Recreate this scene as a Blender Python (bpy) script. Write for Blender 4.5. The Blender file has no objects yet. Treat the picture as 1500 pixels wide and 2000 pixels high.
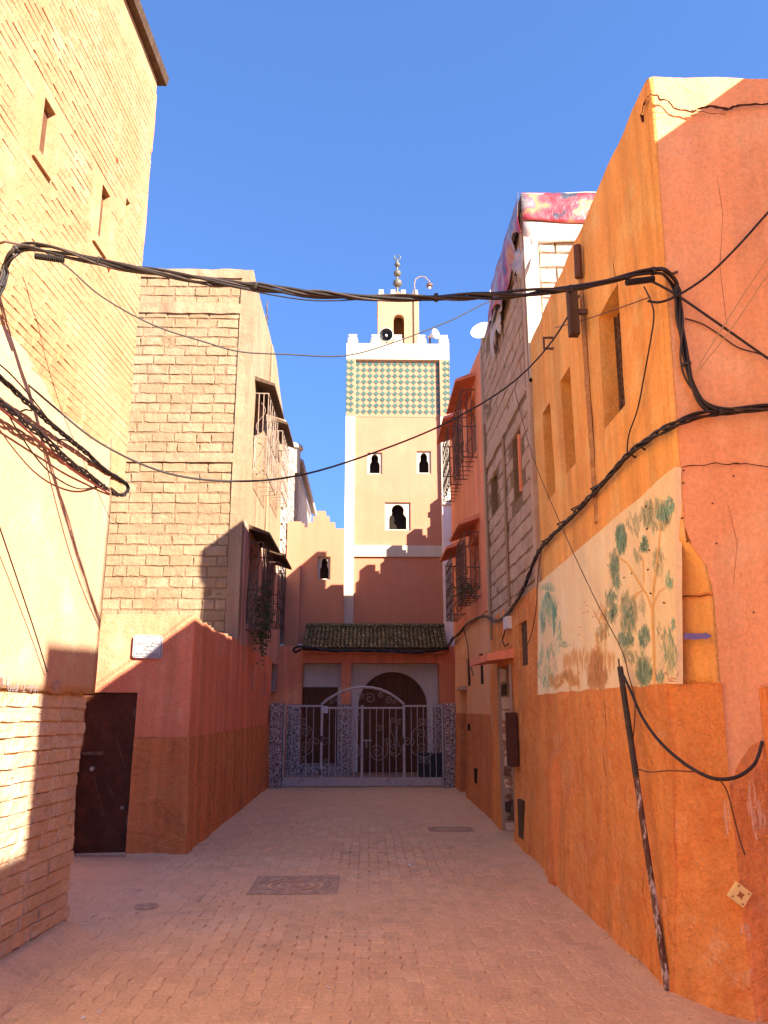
import bpy, bmesh, math, random
from mathutils import Vector, Matrix, noise
from mathutils.geometry import tessellate_polygon

# ------------------------------------------------------------------ camera
S = bpy.context.scene
FPX = 1550.0                                    # focal length for a frame 1500 wide
TH = math.atan(385 / FPX)                       # pitch up
PS = math.atan(34 / FPX * math.cos(TH))         # yaw right
CAM = Vector((0, 0, 1.6))
FW = Vector((math.sin(PS) * math.cos(TH), math.cos(PS) * math.cos(TH), math.sin(TH)))
RT = Vector((math.cos(PS), -math.sin(PS), 0))
UP = RT.cross(FW)
cd = bpy.data.cameras.new('camera')
cam = bpy.data.objects.new('camera', cd)
S.collection.objects.link(cam)
cam.matrix_world = Matrix((
    (RT.x, UP.x, -FW.x, CAM.x), (RT.y, UP.y, -FW.y, CAM.y), (RT.z, UP.z, -FW.z, CAM.z), (0, 0, 0, 1)))
cd.sensor_fit = 'HORIZONTAL'
cd.sensor_width = 36
cd.lens = 36 * FPX / 1500
cd.clip_end = 1500
S.camera = cam

# ------------------------------------------------------------------ sky, sun, exposure
LDIR = Vector((-1, 1, -0.78)).normalized()
w = bpy.data.worlds.new('World')
S.world = w
w.use_nodes = True
wn = w.node_tree
sky = wn.nodes.new('ShaderNodeTexSky')
sky.sky_type = 'NISHITA'
sky.sun_disc = False
sky.sun_elevation = math.asin(-LDIR.z)
sky.sun_rotation = math.atan2(-LDIR.x, -LDIR.y)
sky.altitude = 3600
sky.air_density = 1.0
sky.dust_density = 0.8
sky.ozone_density = 7.5
wn.nodes['Background'].inputs['Strength'].default_value = 0.09
tc_ = wn.nodes.new('ShaderNodeTexCoord')           # even out the pale horizon all round: a clear, dry sky
va = wn.nodes.new('ShaderNodeVectorMath')
va.operation = 'ADD'
va.inputs[1].default_value = (0, 0, .32)
vn = wn.nodes.new('ShaderNodeVectorMath')
vn.operation = 'NORMALIZE'
wn.links.new(tc_.outputs['Generated'], va.inputs[0])
wn.links.new(va.outputs[0], vn.inputs[0])
wn.links.new(vn.outputs[0], sky.inputs['Vector'])
wn.links.new(sky.outputs['Color'], wn.nodes['Background'].inputs['Color'])
sd = bpy.data.lights.new('sun', 'SUN')
sd.energy = 3.2
sd.angle = math.radians(0.5)
sd.color = (1.0, 0.885, 0.755)
sun = bpy.data.objects.new('sun', sd)
S.collection.objects.link(sun)
sun.rotation_euler = LDIR.to_track_quat('-Z', 'Y').to_euler()
sun.location = (10, -10, 20)
S.view_settings.view_transform = 'Standard'
S.view_settings.look = 'None'
S.view_settings.gamma = 1
S.view_settings.use_curve_mapping = False
S.view_settings.exposure = 2.68
S.cycles.max_bounces = 10
S.cycles.diffuse_bounces = 8

# ------------------------------------------------------------------ helpers
rnd = random.Random(7)
COL = S.collection


def ray(x, y):
    return FW + RT * ((x - 750) / FPX) + UP * ((1000 - y) / FPX)


def onx(x, y, X):
    d = ray(x, y)
    return CAM + d * (X / d.x)


def ony(x, y, Y):
    d = ray(x, y)
    return CAM + d * (Y / d.y)


def onz(x, y, Z=0.0):
    d = ray(x, y)
    return CAM + d * ((Z - 1.6) / d.z)


def onv(x, y, A, B):                             # vertical plane through two plan points
    d = ray(x, y)
    n = Vector((B[1] - A[1], A[0] - B[0], 0))
    t = n.dot(Vector((A[0], A[1], 0)) - CAM) / n.dot(d)
    return CAM + d * t


def proj(p):
    v = Vector(p) - CAM
    z = v.dot(FW)
    if z < .2:
        return None
    return 750 + FPX * v.dot(RT) / z, 1000 - FPX * v.dot(UP) / z, z


def nz(p, s=1.0):
    return noise.noise(Vector(p) * s)


def lin(a, b, step, extra=()):
    pts = sorted(set([round(a, 4), round(b, 4)] + [round(e, 4) for e in extra if a < e < b]))
    out = []
    for p, q in zip(pts, pts[1:]):
        n = max(1, int(math.ceil((q - p) / step)))
        out += [p + (q - p) * i / n for i in range(n)]
    return out + [pts[-1]]


class MB:
    def __init__(s):
        s.v, s.f, s.r = [], [], []               # r: one random value per face

    def add(s, vs, fs, r=None):
        o = len(s.v)
        s.v += [tuple(v) for v in vs]
        r = rnd.random() if r is None else r
        for f in fs:
            s.f.append([i + o for i in f])
            s.r.append(r)
        return s

    def box(s, x0, x1, y0, y1, z0, z1, j=0):
        vs = [(x, y, z) for x in (x0, x1) for y in (y0, y1) for z in (z0, z1)]
        if j:
            vs = [tuple(c + rnd.uniform(-j, j) for c in v) for v in vs]
        return s.add(vs, [(0, 1, 3, 2), (4, 6, 7, 5), (0, 4, 5, 1), (2, 3, 7, 6), (0, 2, 6, 4), (1, 5, 7, 3)])

    def tube(s, pts, r, n=6, cap=True, r1=None):
        pts = [Vector(p) for p in pts]
        N = len(pts)
        t0 = (pts[1] - pts[0]).normalized()
        a = t0.cross(Vector((0, 0, 1)))
        if a.length < .1:
            a = t0.cross(Vector((1, 0, 0)))
        a.normalize()
        vs = []
        for i, p in enumerate(pts):
            t = (pts[min(i + 1, N - 1)] - pts[max(i - 1, 0)])
            if t.length < 1e-9:
                t = t0
            t.normalize()
            a = (a - t * a.dot(t))
            if a.length < 1e-6:
                a = t.orthogonal()
            a.normalize()
            b = t.cross(a)
            rr = r if r1 is None else r + (r1 - r) * i / (N - 1)
            for k in range(n):
                th = 2 * math.pi * k / n
                vs.append(p + a * (rr * math.cos(th)) + b * (rr * math.sin(th)))
        fs = [(i * n + k, i * n + (k + 1) % n, (i + 1) * n + (k + 1) % n, (i + 1) * n + k)
              for i in range(N - 1) for k in range(n)]
        if cap:
            fs += [tuple(range(n))[::-1], tuple((N - 1) * n + k for k in range(n))]
        return s.add(vs, fs)

    def lathe(s, prof, org, n=16, ax=Vector((0, 0, 1))):
        ax = Vector(ax).normalized()
        a = ax.orthogonal().normalized()
        b = ax.cross(a)
        org = Vector(org)
        vs = [org + ax * h + a * (r * math.cos(2 * math.pi * k / n)) + b * (r * math.sin(2 * math.pi * k / n))
              for r, h in prof for k in range(n)]
        fs = [(i * n + k, i * n + (k + 1) % n, (i + 1) * n + (k + 1) % n, (i + 1) * n + k)
              for i in range(len(prof) - 1) for k in range(n)]
        return s.add(vs, fs)

    def plate(s, outer, mp, d0, d1, holes=()):
        """flat piece: 2-D outline with holes, mp(u, v, d) -> point"""
        loops = [list(outer)] + [list(h) for h in holes]
        flat = [p for l in loops for p in l]
        tris = tessellate_polygon([[Vector((p[0], p[1], 0)) for p in l] for l in loops])
        n = len(flat)
        vs = [mp(p[0], p[1], d0) for p in flat] + [mp(p[0], p[1], d1) for p in flat]
        fs = [tuple(t) for t in tris] + [tuple(i + n for i in t[::-1]) for t in tris]
        o = 0
        for l in loops:
            m = len(l)
            fs += [(o + i, o + (i + 1) % m, o + (i + 1) % m + n, o + i + n) for i in range(m)]
            o += m
        return s.add(vs, fs)

    def surf(s, us, vs_, fn, holes=(), thick=.3):
        """wall skin with openings: fn(u, v, depth); holes (u0, u1, v0, v1, depth)"""
        cache, V, F = {}, [], []

        def vid(i, j, d):
            k = (i, j, d)
            if k not in cache:
                cache[k] = len(V)
                V.append(tuple(fn(us[i], vs_[j], d)))
            return cache[k]
        nu, nv = len(us) - 1, len(vs_) - 1

        def hole(i, j):
            if i < 0 or j < 0 or i >= nu or j >= nv:
                return thick
            u, v = (us[i] + us[i + 1]) / 2, (vs_[j] + vs_[j + 1]) / 2
            for h in holes:
                if h[0] < u < h[1] and h[2] < v < h[3]:
                    return h[4]
            return None
        for i in range(nu):
            for j in range(nv):
                if hole(i, j) is not None:
                    continue
                F.append((vid(i, j, 0), vid(i + 1, j, 0), vid(i + 1, j + 1, 0), vid(i, j + 1, 0)))
                for di, dj, a, b in ((-1, 0, (i, j + 1), (i, j)), (1, 0, (i + 1, j), (i + 1, j + 1)),
                                     (0, -1, (i, j), (i + 1, j)), (0, 1, (i + 1, j + 1), (i, j + 1))):
                    d = hole(i + di, j + dj)
                    if d:
                        F.append((vid(*a, 0), vid(*a, d), vid(*b, d), vid(*b, 0)))
        return s.add(V, F)

    def mesh(s, name, off=(0, 0, 0), smooth=False):
        me = bpy.data.meshes.new(name)
        ox, oy, oz = off
        me.from_pydata([(x - ox, y - oy, z - oz) for x, y, z in s.v], [], s.f)
        at = me.attributes.new('piece', 'FLOAT', 'FACE')
        at.data.foreach_set('value', s.r)
        if smooth:
            me.polygons.foreach_set('use_smooth', [True] * len(me.polygons))
        bm = bmesh.new()
        bm.from_mesh(me)
        bmesh.ops.recalc_face_normals(bm, faces=bm.faces)
        bm.to_mesh(me)
        bm.free()
        me.update()
        return me


def setp(o, label=None, cat=None, group=None, kind=None):
    for k, v in (('label', label), ('category', cat), ('group', group), ('kind', kind)):
        if v:
            o[k] = v
    return o


def thing(name, label, cat, loc, group=None):
    o = bpy.data.objects.new(name, None)
    o.empty_display_size = .2
    o.location = loc
    COL.objects.link(o)
    return setp(o, label, cat, group)


def part(mb, name, mat, parent, smooth=False, label=None, kind=None):
    me = mb.mesh(name, smooth=smooth)
    me.materials.append(mat)
    o = bpy.data.objects.new(name, me)
    COL.objects.link(o)
    o.parent = parent
    if parent is not None and parent.type == 'EMPTY':
        o.location = -parent.location
    elif parent is not None and parent.parent is None:
        o.location = -parent.location
    return setp(o, label, kind=kind)


def parts(mb, name, mat, parent, **kw):
    """every connected island of mb becomes a part of its own"""
    up = list(range(len(mb.v)))

    def find(a):
        while up[a] != a:
            up[a] = up[up[a]]
            a = up[a]
        return a
    for f in mb.f:
        for b in f[1:]:
            up[find(f[0])] = find(b)
    isl = {}
    for f in mb.f:
        isl.setdefault(find(f[0]), []).append(f)
    out = []
    for fs in isl.values():
        ids = sorted({i for f in fs for i in f})
        ix = {i: k for k, i in enumerate(ids)}
        out.append(part(MB().add([mb.v[i] for i in ids], [[ix[i] for i in f] for f in fs]), name, mat, parent, **kw))
    return out


def solo(mb, name, mat, label=None, cat=None, group=None, kind=None, smooth=False):
    xs = [v[0] for v in mb.v]
    ys = [v[1] for v in mb.v]
    zs = [v[2] for v in mb.v]
    off = ((min(xs) + max(xs)) / 2, (min(ys) + max(ys)) / 2, min(zs))
    me = mb.mesh(name, off, smooth)
    me.materials.append(mat)
    o = bpy.data.objects.new(name, me)
    o.location = off
    COL.objects.link(o)
    return setp(o, label, cat, group, kind)


def brick_variants(prefix, n, jit, bev, mat):
    """unit pieces, front at +z; jit in unit fractions"""
    out = []
    for q in range(n):
        mb = MB()
        nx, ny = 4, 3
        g = {}
        vs = []
        for i in range(nx):
            for j in range(ny):
                x, y = -.5 + i / (nx - 1), -.5 + j / (ny - 1)
                ex = bev[0] if i in (0, nx - 1) else 0
                ey = bev[1] if j in (0, ny - 1) else 0
                x -= math.copysign(ex, x) if i in (0, nx - 1) else 0
                y -= math.copysign(ey, y) if j in (0, ny - 1) else 0
                g[i, j] = len(vs)
                vs.append((x + rnd.uniform(-jit, jit) * .5, y + rnd.uniform(-jit, jit), .5 - rnd.uniform(0, jit) * 2.2))
        fs = [(g[i, j], g[i + 1, j], g[i + 1, j + 1], g[i, j + 1]) for i in range(nx - 1) for j in range(ny - 1)]
        ring = [(i, 0) for i in range(nx)] + [(nx - 1, j) for j in range(1, ny)] + \
               [(i, ny - 1) for i in range(nx - 2, -1, -1)] + [(0, j) for j in range(ny - 2, 0, -1)]
        m = len(ring)
        r1 = []
        for (i, j) in ring:
            x, y = -.5 + i / (nx - 1), -.5 + j / (ny - 1)
            r1.append(len(vs))
            vs.append((x + rnd.uniform(-jit, jit) * .3, y + rnd.uniform(-jit, jit) * .5, .5 - bev[2] - rnd.uniform(0, jit)))
        r2 = []
        for (i, j) in ring:
            r2.append(len(vs))
            vs.append((-.5 + i / (nx - 1), -.5 + j / (ny - 1), -.5))
        for k in range(m):
            a, b = ring[k], ring[(k + 1) % m]
            fs.append((g[a], r1[k], r1[(k + 1) % m], g[b]))
            fs.append((r1[k], r2[k], r2[(k + 1) % m], r1[(k + 1) % m]))
        mb.add(vs, fs)
        me = mb.mesh(prefix, smooth=False)
        me.materials.append(mat)
        out.append((me, vs, fs))
    return out


def pieces(parent, name, specs, variants, mat, limit=300, stuff_name=None):
    """specs: (centre, U, V, N) with U, V, N already scaled to the piece's size"""
    L = parent.location if parent.parent is None else Vector((0, 0, 0))

    def weight(sp):
        c = sp[0]
        p = proj(c)
        if not p or not (-40 < p[0] < 1540 and -40 < p[1] < 2040):
            return 0
        a = (proj(c + sp[1] / 2), proj(c - sp[1] / 2), proj(c + sp[2] / 2), proj(c - sp[2] / 2))
        if None in a:
            return 0
        ux, uy = a[0][0] - a[1][0], a[0][1] - a[1][1]
        vx, vy = a[2][0] - a[3][0], a[2][1] - a[3][1]
        return abs(ux * vy - uy * vx)
    specs = sorted(specs, key=weight, reverse=True)
    for c, U, V, N in specs[:limit]:
        me = variants[rnd.randrange(len(variants))][0]
        o = bpy.data.objects.new(name, me)
        COL.objects.link(o)
        o.parent = parent
        M = Matrix((U, V, N)).transposed().to_4x4()
        M.translation = c - L
        o.matrix_local = M
    if len(specs) > limit:
        mb = MB()
        for c, U, V, N in specs[limit:]:
            _, vs, fs = variants[rnd.randrange(len(variants))]
            mb.add([c + U * a + V * b + N * d for a, b, d in vs], fs)
        part(mb, stuff_name or name + '_field', mat, parent, kind='stuff')


# ------------------------------------------------------------------ materials
def lin3(c):
    return (c[0], c[1], c[2], 1)


class NT:
    def __init__(s, name):
        s.m = bpy.data.materials.new(name)
        s.m.use_nodes = True
        s.t = s.m.node_tree
        s.b = s.t.nodes['Principled BSDF']
        s.out = s.t.nodes['Material Output']
        s.pos = s.t.nodes.new('ShaderNodeNewGeometry').outputs['Position']

    def new(s, t, **kw):
        n = s.t.nodes.new(t)
        for k, v in kw.items():
            setattr(n, k, v)
        return n

    def put(s, sock, v):
        if hasattr(v, 'is_output'):
            s.t.links.new(v, sock)
        else:
            sock.default_value = v

    def noise(s, scale, detail=4, rough=.55, vec=None, sc3=None):
        n = s.new('ShaderNodeTexNoise')
        v = vec or s.pos
        if sc3:
            mp = s.new('ShaderNodeMapping')
            s.put(mp.inputs['Vector'], v)
            mp.inputs['Scale'].default_value = sc3
            v = mp.outputs[0]
        s.put(n.inputs['Vector'], v)
        n.inputs['Scale'].default_value = scale
        n.inputs['Detail'].default_value = detail
        n.inputs['Roughness'].default_value = rough
        return n.outputs['Fac']

    def ramp(s, f, a, b, lo=0.0, hi=1.0):
        n = s.new('ShaderNodeMapRange')
        s.put(n.inputs[0], f)
        n.inputs[1].default_value = a
        n.inputs[2].default_value = b
        n.inputs[3].default_value = lo
        n.inputs[4].default_value = hi
        return n.outputs[0]

    def mix(s, f, a, b, mode='MIX'):
        n = s.new('ShaderNodeMix', data_type='RGBA', blend_type=mode)
        s.put(n.inputs[0], f)
        s.put(n.inputs[6], a if hasattr(a, 'is_output') else lin3(a))
        s.put(n.inputs[7], b if hasattr(b, 'is_output') else lin3(b))
        return n.outputs[2]

    def math(s, op, a, b=0.0):
        n = s.new('ShaderNodeMath', operation=op)
        s.put(n.inputs[0], a)
        s.put(n.inputs[1], b)
        return n.outputs[0]

    def scale_col(s, c, f):
        n = s.new('ShaderNodeVectorMath', operation='SCALE')
        s.put(n.inputs[0], c)
        s.put(n.inputs[3], f)
        return n.outputs[0]

    def piece(s):
        a = s.new('ShaderNodeAttribute', attribute_name='piece')
        o = s.new('ShaderNodeObjectInfo')
        return s.math('FRACT', s.math('ADD', a.outputs['Fac'], o.outputs['Random']))

    def bump(s, h, strength, dist=.02):
        n = s.new('ShaderNodeBump')
        n.inputs['Strength'].default_value = strength
        n.inputs['Distance'].default_value = dist
        s.put(n.inputs['Height'], h)
        s.put(s.b.inputs['Normal'], n.outputs[0])

    def done(s, col, rough=.9, spec=.25, metal=0.0):
        s.put(s.b.inputs['Base Color'], col if hasattr(col, 'is_output') else lin3(col))
        s.put(s.b.inputs['Roughness'], rough)
        s.b.inputs['Specular IOR Level'].default_value = spec
        s.b.inputs['Metallic'].default_value = metal
        return s.m


def plaster(name, c1, c2, c3=None, big=.8, patch=(.52, .7), streak=.25, coarse=.25, fine=.35, grain=.16,
            piece=0.0, rough=.92, spots=0.0, spotcol=(.1, .05, .03), stain=0.0, staincol=(.3, .15, .06), scuff=0.0, scuffcol=(.8, .6, .42)):
    n = NT(name)
    col = n.mix(n.ramp(n.noise(big, 6, .6), .32, .68), c1, c2)
    if c3:
        col = n.mix(n.ramp(n.noise(big * 2.1, 7, .65), *patch), col, c3)
    if streak:
        st = n.noise(1.0, 5, .6, sc3=(4.5, 4.5, .38))
        col = n.scale_col(col, n.ramp(st, .3, .7, 1 - streak, 1 + streak * .45))
    if stain:
        sf = n.math('MULTIPLY', n.ramp(n.noise(1.0, 7, .68, sc3=(3.2, 3.2, .9)), .52, .66), n.ramp(n.noise(1.1, 3), .45, .62))
        col = n.mix(n.math('MULTIPLY', sf, stain), col, staincol)
    if scuff:
        sf = n.math('MULTIPLY', n.ramp(n.noise(6.5, 8, .75), .56, .64), n.ramp(n.noise(1.7, 3), .48, .6))
        col = n.mix(n.math('MULTIPLY', sf, scuff), col, scuffcol)
    if spots:
        col = n.mix(n.ramp(n.noise(26, 3, .5), .70, .76, 0, spots), col, spotcol)
    if piece:
        col = n.scale_col(col, n.ramp(n.piece(), 0, 1, 1 - piece, 1 + piece))
    col = n.scale_col(col, n.ramp(n.noise(38, 5, .7), .25, .75, 1 - grain, 1 + grain))
    h = n.math('ADD', n.math('MULTIPLY', n.noise(9, 5, .6), coarse * 2), n.math('MULTIPLY', n.noise(60, 4, .65), fine * .5))
    n.bump(h, .8, .035)
    return n.done(col, rough, .15)


def flat(name, c, rough=.6, spec=.3, metal=0.0, var=.12, sc=20, bump=.1):
    n = NT(name)
    col = n.scale_col(n.mix(0.0, c, c), n.ramp(n.noise(sc, 5, .65), .25, .75, 1 - var, 1 + var))
    if bump:
        n.bump(n.noise(sc * 2.5, 4), bump, .01)
    return n.done(col, rough, spec, metal)


def worn(name, c1, c2, sc=9, lo=.5, hi=.62, rough=.7, metal=0.0, sc3=None):
    n = NT(name)
    f = n.ramp(n.noise(sc, 7, .7, sc3=sc3), lo, hi)
    col = n.mix(f, c1, c2)
    col = n.scale_col(col, n.ramp(n.noise(45, 4), .25, .75, .85, 1.15))
    n.bump(n.noise(50, 4), .25, .01)
    return n.done(col, rough, .25, metal)


def terrazzo(name):
    n = NT(name)
    v = n.new('ShaderNodeTexVoronoi')
    n.put(v.inputs['Vector'], n.pos)
    v.inputs['Scale'].default_value = 52
    s = n.new('ShaderNodeSeparateColor')
    n.put(s.inputs[0], v.outputs['Color'])
    r = n.new('ShaderNodeValToRGB')
    r.color_ramp.interpolation = 'CONSTANT'
    els = r.color_ramp.elements
    els[0].position, els[0].color = 0, (.085, .06, .055, 1)
    els[1].position, els[1].color = .3, (.42, .33, .29, 1)
    for p, c in ((.55, (.22, .15, .13, 1)), (.72, (.27, .17, .16, 1)), (.86, (.60, .50, .44, 1))):
        e = els.new(p)
        e.color = c
    n.put(r.inputs[0], s.outputs[0])
    return n.done(r.outputs[0], .45, .4)


def brush(name, c1, c2, cover=.5):
    n = NT(name)
    st = n.noise(1.0, 5, .65, sc3=(75, 75, 5))
    col = n.mix(n.ramp(n.noise(5, 3), .3, .7), c1, c2)
    n.done(col, .85, .2)
    tr = n.new('ShaderNodeBsdfTransparent')
    ms = n.new('ShaderNodeMixShader')
    n.put(ms.inputs[0], n.ramp(st, .62 - cover * .4, .80 - cover * .4, 0, .66))
    n.t.links.new(tr.outputs[0], ms.inputs[1])
    n.t.links.new(n.b.outputs[0], ms.inputs[2])
    n.t.links.new(ms.outputs[0], n.out.inputs['Surface'])
    return n.m


M = {}
M['orange'] = plaster('ochre_orange_plaster', (.86, .46, .135), (.84, .38, .10), (.87, .54, .19), big=1.1, streak=.26, coarse=.3, fine=.5, stain=.6, staincol=(.42, .21, .08), scuff=.35, scuffcol=(.84, .55, .25))
M['orange_dado'] = plaster('rough_orange_render', (.86, .31, .082), (.87, .37, .11), (.80, .245, .065), big=1.6, streak=.2, coarse=1.6, fine=1.4, spots=.5, spotcol=(.42, .13, .04), stain=.5, staincol=(.45, .22, .11), scuff=.6, scuffcol=(.84, .50, .28))
M['salmon'] = plaster('salmon_plaster', (.86, .45, .22), (.84, .39, .175), (.87, .51, .27), big=1.0, streak=.14, coarse=.3, fine=.5, stain=.4, staincol=(.5, .26, .15), scuff=.35, scuffcol=(.82, .47, .29))
M['salmon_dado'] = plaster('rust_red_render', (.82, .29, .095), (.84, .35, .125), (.60, .25, .12), big=1.8, streak=.3, coarse=1.4, fine=1.2, spots=.3, spotcol=(.38, .13, .06), scuff=.7, scuffcol=(.78, .48, .33))
M['red'] = plaster('red_plaster', (.82, .31, .16), (.79, .265, .13), (.84, .37, .20), big=1.2, streak=.22, coarse=.25, stain=.4, staincol=(.42, .15, .08))
M['pink_low'] = plaster('pink_red_plaster', (.78, .285, .155), (.75, .245, .125), (.80, .345, .20), big=1.1, streak=.22, coarse=.35, fine=.6, stain=.5, staincol=(.5, .17, .08), scuff=.4, scuffcol=(.78, .42, .27))
M['pink_dado'] = plaster('brick_red_render', (.74, .25, .085), (.76, .30, .11), (.58, .21, .09), big=2.2, streak=.25, coarse=1.8, fine=1.6, spots=.45, spotcol=(.3, .1, .04), stain=.5, staincol=(.34, .16, .09), scuff=.4, scuffcol=(.72, .40, .25))
M['earth'] = plaster('yellow_earth_plaster', (.41, .275, .145), (.40, .22, .105), (.45, .325, .19), big=1.0, streak=.12, coarse=.25, grain=.12, spots=.12, spotcol=(.45, .25, .1))
M['earth_brick'] = plaster('yellow_earth_brick', (.40, .265, .14), (.39, .205, .095), (.45, .32, .185), big=1.2, streak=.06, coarse=.3, piece=.045, grain=.12)
M['old_brick'] = plaster('weathered_mud_brick', (.58, .42, .27), (.53, .36, .22), (.62, .48, .33), big=2.0, streak=.1, coarse=.9, fine=.8, piece=.08, spots=.35, spotcol=(.3, .16, .09))
M['mortar'] = plaster('earth_mortar', (.50, .31, .15), (.46, .27, .12), big=3, streak=.1, coarse=.8)
M['block'] = plaster('tan_concrete_block', (.315, .215, .125), (.29, .185, .10), (.345, .25, .155), big=1.6, streak=.05, coarse=.5, fine=.6, piece=.09)
M['block_mortar'] = plaster('tan_mortar', (.26, .17, .095), (.22, .14, .08), big=3, streak=.05, coarse=1.0, fine=.8)
M['tan'] = plaster('tan_plaster', (.345, .24, .145), (.32, .21, .12), (.31, .18, .11), big=1.0, streak=.22, coarse=.4)
M['tan_pink'] = plaster('faded_pink_plaster', (.60, .36, .26), (.56, .29, .19), (.52, .38, .32), big=1.4, streak=.35, coarse=.4)
M['gblock'] = plaster('brown_breeze_block', (.50, .36, .25), (.46, .31, .21), (.55, .42, .31), big=1.6, streak=.06, coarse=.5, fine=.6, piece=.1)
M['white_block'] = plaster('whitewashed_block', (.44, .36, .28), (.40, .32, .24), (.49, .42, .34), big=1.4, streak=.08, coarse=.4, piece=.05)
M['grey_block'] = plaster('grey_block', (.44, .38, .33), (.40, .34, .29), (.5, .43, .36), big=1.6, streak=.2, coarse=.6, piece=.08)
M['minaret'] = plaster('peach_plaster', (.475, .208, .12), (.455, .193, .11), (.495, .228, .135), big=.7, streak=.06, coarse=.08, fine=.15, grain=.06)
M['cream'] = plaster('cream_paint', (.52, .45, .34), (.50, .43, .32), (.55, .48, .37), big=.9, streak=.08, coarse=.08, fine=.15, grain=.06)
M['lantern'] = plaster('pale_yellow_plaster', (.48, .28, .155), (.46, .26, .14), (.50, .31, .18), big=.9, streak=.1, coarse=.1, fine=.2, grain=.08)
M['white'] = plaster('white_paint', (.80, .75, .69), (.76, .71, .65), (.70, .63, .56), big=1.2, streak=.1, coarse=.1, grain=.06)
M['greentile'] = flat('glazed_green_tile', (.05, .105, .078), .35, .5, var=.25, sc=6)
M['pinktile'] = flat('peach_tile', (.38, .20, .105), .5, .3, var=.1, sc=9)
M['rooftile'] = plaster('highlit_green_roof_tile', (.075, .075, .03), (.11, .095, .045), (.42, .36, .20), big=9, patch=(.52, .62), streak=0, coarse=.3, piece=.35, grain=.25, rough=.5)  # pale patches paint the tiles' highlights into the green
M['door'] = worn('dark_brown_sheet_metal', (.06, .018, .010), (.11, .036, .018), 5, .4, .7, .55)
M['wood'] = worn('brown_wood', (.19, .07, .028), (.11, .04, .017), 3, .35, .7, .6, sc3=(6, 6, .7))
M['darkwood'] = worn('dark_timber', (.07, .04, .022), (.12, .075, .045), 6, .45, .7, .8, sc3=(3, 3, .6))
M['iron'] = worn('rusty_iron', (.10, .06, .045), (.17, .10, .07), 14, .45, .65, .7)
M['paleiron'] = worn('pale_painted_iron', (.26, .19, .14), (.14, .08, .05), 9, .55, .66, .6)
M['gate'] = worn('grey_gate_paint', (.46, .41, .38), (.30, .23, .19), 7, .52, .68, .55)
M['scroll'] = worn('tan_gate_scroll', (.34, .28, .23), (.22, .16, .12), 9, .5, .68, .55)
M['cable_grey'] = flat('dusty_cable', (.055, .042, .035), .65, .3, var=.4, sc=25)
M['cable'] = flat('black_cable', (.018, .014, .012), .5, .4, var=.3, sc=30)
M['wire_brown'] = flat('brown_wire', (.10, .045, .025), .6, .3, sc=30)
M['wire_tan'] = flat('tan_wire', (.50, .32, .14), .6, .3, sc=30)
M['red_cable'] = flat('red_cable', (.17, .03, .02), .5, .4, sc=30)
M['dark'] = flat('dark_interior', (.025, .018, .014), .9, .1, sc=8)
M['glass'] = flat('dusty_pane', (.13, .10, .08), .25, .5, sc=4)
M['shutter'] = worn('faded_shutter', (.40, .30, .22), (.28, .19, .13), 6, .4, .7, .8)
M['whitemetal'] = flat('white_enamel', (.62, .62, .61), .4, .5, var=.05, sc=14)
M['steel'] = flat('galvanised_steel', (.42, .43, .44), .4, .5, .6, var=.2)
M['speaker_in'] = flat('speaker_throat', (.03, .03, .035), .6, .3)
M['finial'] = worn('weathered_copper', (.09, .095, .08), (.17, .15, .11), 12, .4, .65, .55, .3)
M['sign'] = flat('enamel_sign', (.44, .43, .44), .3, .5, var=.04)
M['ink'] = flat('dark_lettering', (.05, .025, .02), .6, .3)
M['arrow'] = worn('violet_blue_paint', (.13, .11, .34), (.2, .14, .3), 16, .55, .7, .85)
M['terrazzo'] = terrazzo('speckled_terrazzo')
M['paver'] = plaster('worn_pink_paver', (.73, .485, .285), (.70, .445, .26), (.75, .525, .325), big=.7, streak=0, coarse=.4, fine=.8, piece=.07, grain=.2, stain=.5, staincol=(.36, .24, .18))
M['dust'] = plaster('trodden_dust', (.74, .49, .285), (.71, .46, .265), (.64, .42, .255), big=.9, streak=0, coarse=.45, fine=.7, grain=.18, spots=.3, spotcol=(.36, .23, .16), stain=.5, staincol=(.38, .25, .19))
M['castiron'] = worn('dusty_cast_iron', (.36, .235, .155), (.56, .385, .255), 12, .42, .62, .7)
M['concrete'] = plaster('old_concrete', (.46, .30, .21), (.42, .26, .19), (.5, .36, .27), big=2, streak=.05, coarse=.7)
M['leaf'] = worn('dark_leaf', (.045, .07, .015), (.09, .10, .025), 18, .4, .65, .6)
M['crack'] = flat('dark_crack', (.07, .025, .012), .95, .05, sc=40)
M['whitewash'] = brush('flaking_whitewash', (.74, .60, .46), (.70, .5, .36), .45)
M['smear'] = brush('grey_paint_smear', (.30, .29, .31), (.38, .34, .36), .45)
M['redsmear'] = brush('red_paint_smear', (.55, .06, .05), (.6, .15, .1), .7)
M['mural'] = plaster('mural_ground', (.88, .76, .44), (.87, .68, .38), (.89, .79, .50), big=1.3, streak=.14, coarse=.12, grain=.08)
M['m_teal'] = brush('mural_teal', (.27, .60, .42), (.38, .66, .48), .5)
M['m_green'] = brush('mural_green', (.27, .45, .29), (.36, .52, .35), .55)
M['m_sage'] = brush('mural_sage', (.53, .58, .34), (.60, .60, .38), .55)
M['m_ochre'] = brush('mural_ochre', (.80, .47, .15), (.76, .43, .15), .6)
M['m_yellow'] = brush('mural_yellow', (.84, .53, .15), (.82, .48, .13), .85)
M['m_brown'] = brush('mural_brown', (.70, .38, .15), (.74, .42, .18), .6)
M['pole'] = worn('black_pole_paint', (.035, .03, .028), (.09, .06, .045), 12, .5, .68, .6)
M['pole_worn'] = worn('rusted_whitewashed_pole', (.10, .045, .028), (.55, .45, .38), 16, .5, .58, .75, sc3=(1, 1, .35))
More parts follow.
